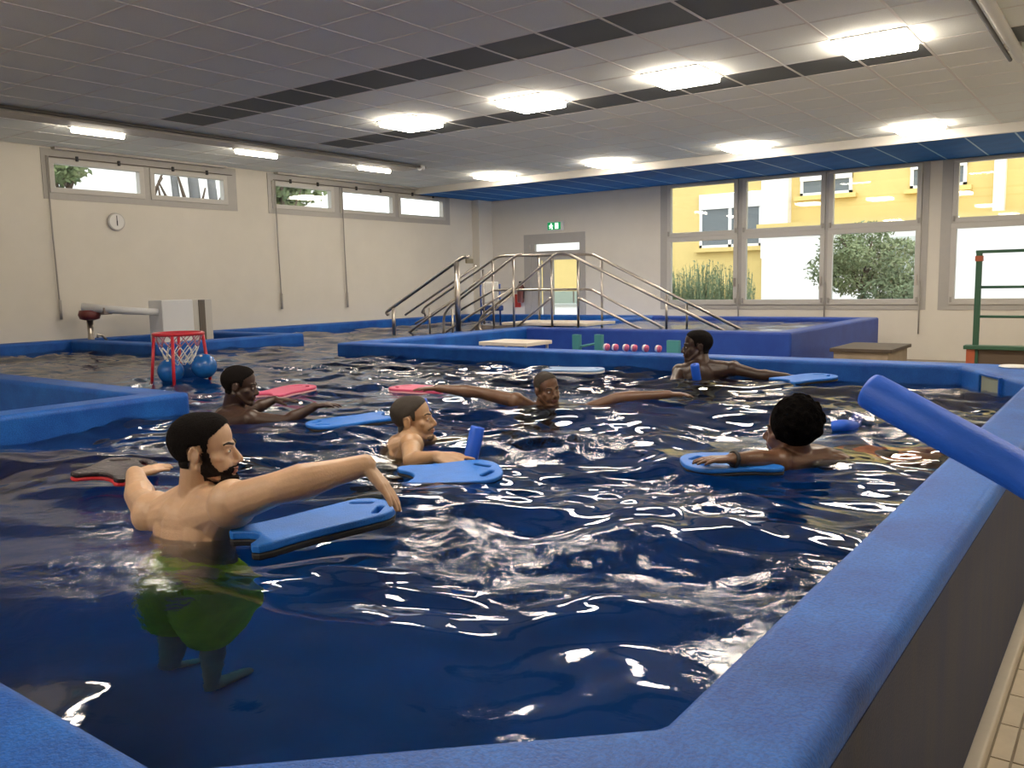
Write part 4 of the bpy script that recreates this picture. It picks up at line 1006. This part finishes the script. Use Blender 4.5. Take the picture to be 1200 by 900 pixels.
for kn, a, tt, q in simple_legs(pel3, tf3, sd3, PZ, step=.05):
    h = pel3+sd3*q*.085; mb.cap(h, .108, h+(kn-h)*.7, .10, 16)
finish(mb, 'swim_shorts', mat('dark_shorts', (.03,.035,.06), .8), t3, .012, 4)

# --- dark haired man at left reaching right
H2 = PD(281, 452, 5.35); SR2 = PD(291, 491, 5.22); SL2 = PD(272, 486, 5.58); nk2 = PD(272, 479, 5.42)
tf2 = (rt*.9+aw*.3).normalized(); sd2 = tf2.cross(V(0,0,1)); pel2 = nk2+V(0,0,-.46)-tf2*.15
t2, b2, fr2, Q2 = person('dark-skinned man at left in profile, arm stretched right over splashing water', (pel2.x, pel2.y, PZ), SKE, .0065,
    H2, rt*.96+aw*.12+V(0,0,-.18), V(0,0,1)+rt*.10, SL2, SR2, pel2, tf2,
    (PD(300,478,5.70), PD(322,468,5.75)), (PD(335,494,5.20), PD(369,476,5.25)), dict(d=rt+V(0,0,-.05), n=V(0,0,1), thumb=1, curl=.12), dict(d=rt+V(0,0,.12), n=V(0,0,1)-rt*.1, thumb=-1, curl=.25, spread=.12),
    simple_legs(pel2, tf2, sd2, PZ, step=.06), hsc=1., neck=nk2)
shell(b2, 'hair', M_hair, t2, H2, fr2, 1., short_hair, .007, .2, 400); face_bits(H2, fr2, 1., t2, LIPD)
s_, f_, u_ = fr2

# --- floating man in the middle, arms spread wide
H4 = PD(641, 456, 5.75); SR4 = PD(608, 471, 5.72); SL4 = PD(668, 488, 5.75); nk4 = PD(636, 482, 5.82)
tf4 = (-aw*.85+rt*.25); pel4 = nk4+V(0,0,-.40)+aw*.22
t4, b4, fr4, Q4 = person('dark-skinned man in the middle facing the camera, both arms spread on the water', (pel4.x, pel4.y, PZ), SKF, .0065,
    H4, -aw*.86+rt*.45+V(0,0,-.08), V(0,0,1)-rt*.15, SL4, SR4, pel4, tf4,
    (PD(722,467,5.62), PD(784,462,5.55)), (PD(562,460,5.75), PD(512,455,5.78)), dict(d=rt+V(0,0,-.02), n=V(0,0,1), thumb=-1, curl=.2), dict(d=-rt+V(0,0,.0), n=V(0,0,1), thumb=1, curl=.12, spread=.1),
    simple_legs(pel4, tf4.normalized(), tf4.normalized().cross(V(0,0,1)), PZ, step=.1), hsc=.97, neck=nk4)
shell(b4, 'hair', M_hair_s, t4, H4, fr4, .97, short_hair, .003); face_bits(H4, fr4, .97, t4, LIPD)

# --- man by the far rim, back towards us
H5 = PD(817, 406, 7.25); SL5 = PD(797, 434, 7.32); SR5 = PD(857, 431, 7.15); nk5 = PD(823, 427, 7.22)
tf5 = (aw*.9-rt*.25).normalized(); sd5 = tf5.cross(V(0,0,1)); pel5 = nk5+V(0,0,-.5)
t5, b5, fr5, Q5 = person('dark-skinned man by the far rim with his back turned, head in profile to the left', (pel5.x, pel5.y, PZ), SKE, .008,
    H5, -rt*.95+aw*.1+V(0,0,-.05), V(0,0,1), SL5, SR5, pel5, tf5,
    (PD(790,448,7.1), PD(800,462,6.95)), (PD(888,439,7.0), PD(922,441,6.92)), dict(d=rt*.3-aw*.5, n=V(0,0,1), thumb=1, curl=.2), dict(d=rt+V(0,0,-.04), n=V(0,0,1), thumb=-1, curl=.15),
    simple_legs(pel5, tf5, sd5, PZ), hsc=1.12, k=1.08, neck=nk5)
shell(b5, 'hair', M_hair, t5, H5, fr5, 1.12, short_hair, .007, .2, 400); face_bits(H5, fr5, 1.12, t5, LIPD)

# --- man with afro hair at the right
H6 = PD(926, 505, 3.78); SL6 = PD(914, 541, 3.74); SR6 = PD(958, 551, 3.84); nk6 = PD(938, 541, 3.84)
pel6 = onz(1025, 538, WZ-.05); pel6 = nk6+(pel6-nk6).normalized()*.47; pel6.z = WZ-.16
tf6 = V(0,0,-1)
kn6 = pel6+(rt*.40+V(0,0,-.10)); an6 = kn6+rt*.38+V(0,0,-.12)
legs6 = [(kn6+aw*.09*q*-1, an6+aw*.10*q*-1, an6+aw*.10*q*-1+rt*.15+V(0,0,-.03), q) for q in (-1, 1)]
t6, b6, fr6, Q6 = person('man with afro hair and orange shorts seen from behind, hand on a kickboard', (H6.x, H6.y, WZ-.3), SKF, .0055,
    H6, -rt*.80+aw*.55+V(0,0,-.05), V(0,0,1), SL6, SR6, pel6, tf6,
    (PD(900,538,3.70), PD(857,538,3.62)), (PD(985,553,3.95), PD(950,560,4.1)), dict(d=-rt+V(0,0,.02)-aw*.1, n=V(0,0,1), thumb=1, curl=.16, spread=.13), dict(d=-rt, n=V(0,0,1), thumb=1, curl=.2),
    legs6, hsc=1., neck=nk6)
M_afro = mat('afro_hair', (.003,.0025,.0025), 1., spec=.05, bump=1., bscale=160, var=.5, vscale=80)
am = MB(); s_, f_, u_ = fr6; rr = random.Random(4)
am.ell(H6-f_*.030+u_*.045, [s_*.126, f_*.112, u_*.115], 32, 22)
for i in range(230):
    d_ = V(rr.gauss(0,1), rr.gauss(0,1), rr.gauss(0,1)).normalized(); l_ = (d_.dot(s_), d_.dot(f_), d_.dot(u_))
    if l_[1] > .55 or l_[2] < -.62: continue
    p = H6-f_*.030+u_*.045+s_*l_[0]*.126+f_*l_[1]*.108+u_*l_[2]*.112; am.ell(p, (rr.uniform(.010,.017),)*3, 8, 6)
finish(am, 'afro_hair', M_afro, t6, .006, 1)
face_bits(H6, fr6, 1., t6, LIPD)
mb = MB(); up6 = (nk6-pel6).normalized(); sd6 = aw
mb.ell(pel6, [up6*.15, sd6*.17, V(0,0,.125)], 20, 12)
for kn, a, tt, q in legs6:
    h = Q6(.02, q*.085, 0); mb.cap(h, .105, h+(kn-h)*.6, .10, 16)
finish(mb, 'swim_shorts', mat('orange_shorts', (.75,.16,.04), .7, var=.3, vscale=14), t6, .01, 4)
w6 = PD(857,538,3.62); e6 = PD(900,538,3.70); c = w6+(e6-w6)*.08; d_ = (e6-w6).normalized(); x_ = d_.orthogonal().normalized(); y_ = d_.cross(x_)
MB().tube([c+x_*.031*math.cos(2*PI*i/24)+y_*.031*math.sin(2*PI*i/24) for i in range(24)], .009, 8, closed=True).build('bracelet', M_black, t6, smooth=True)
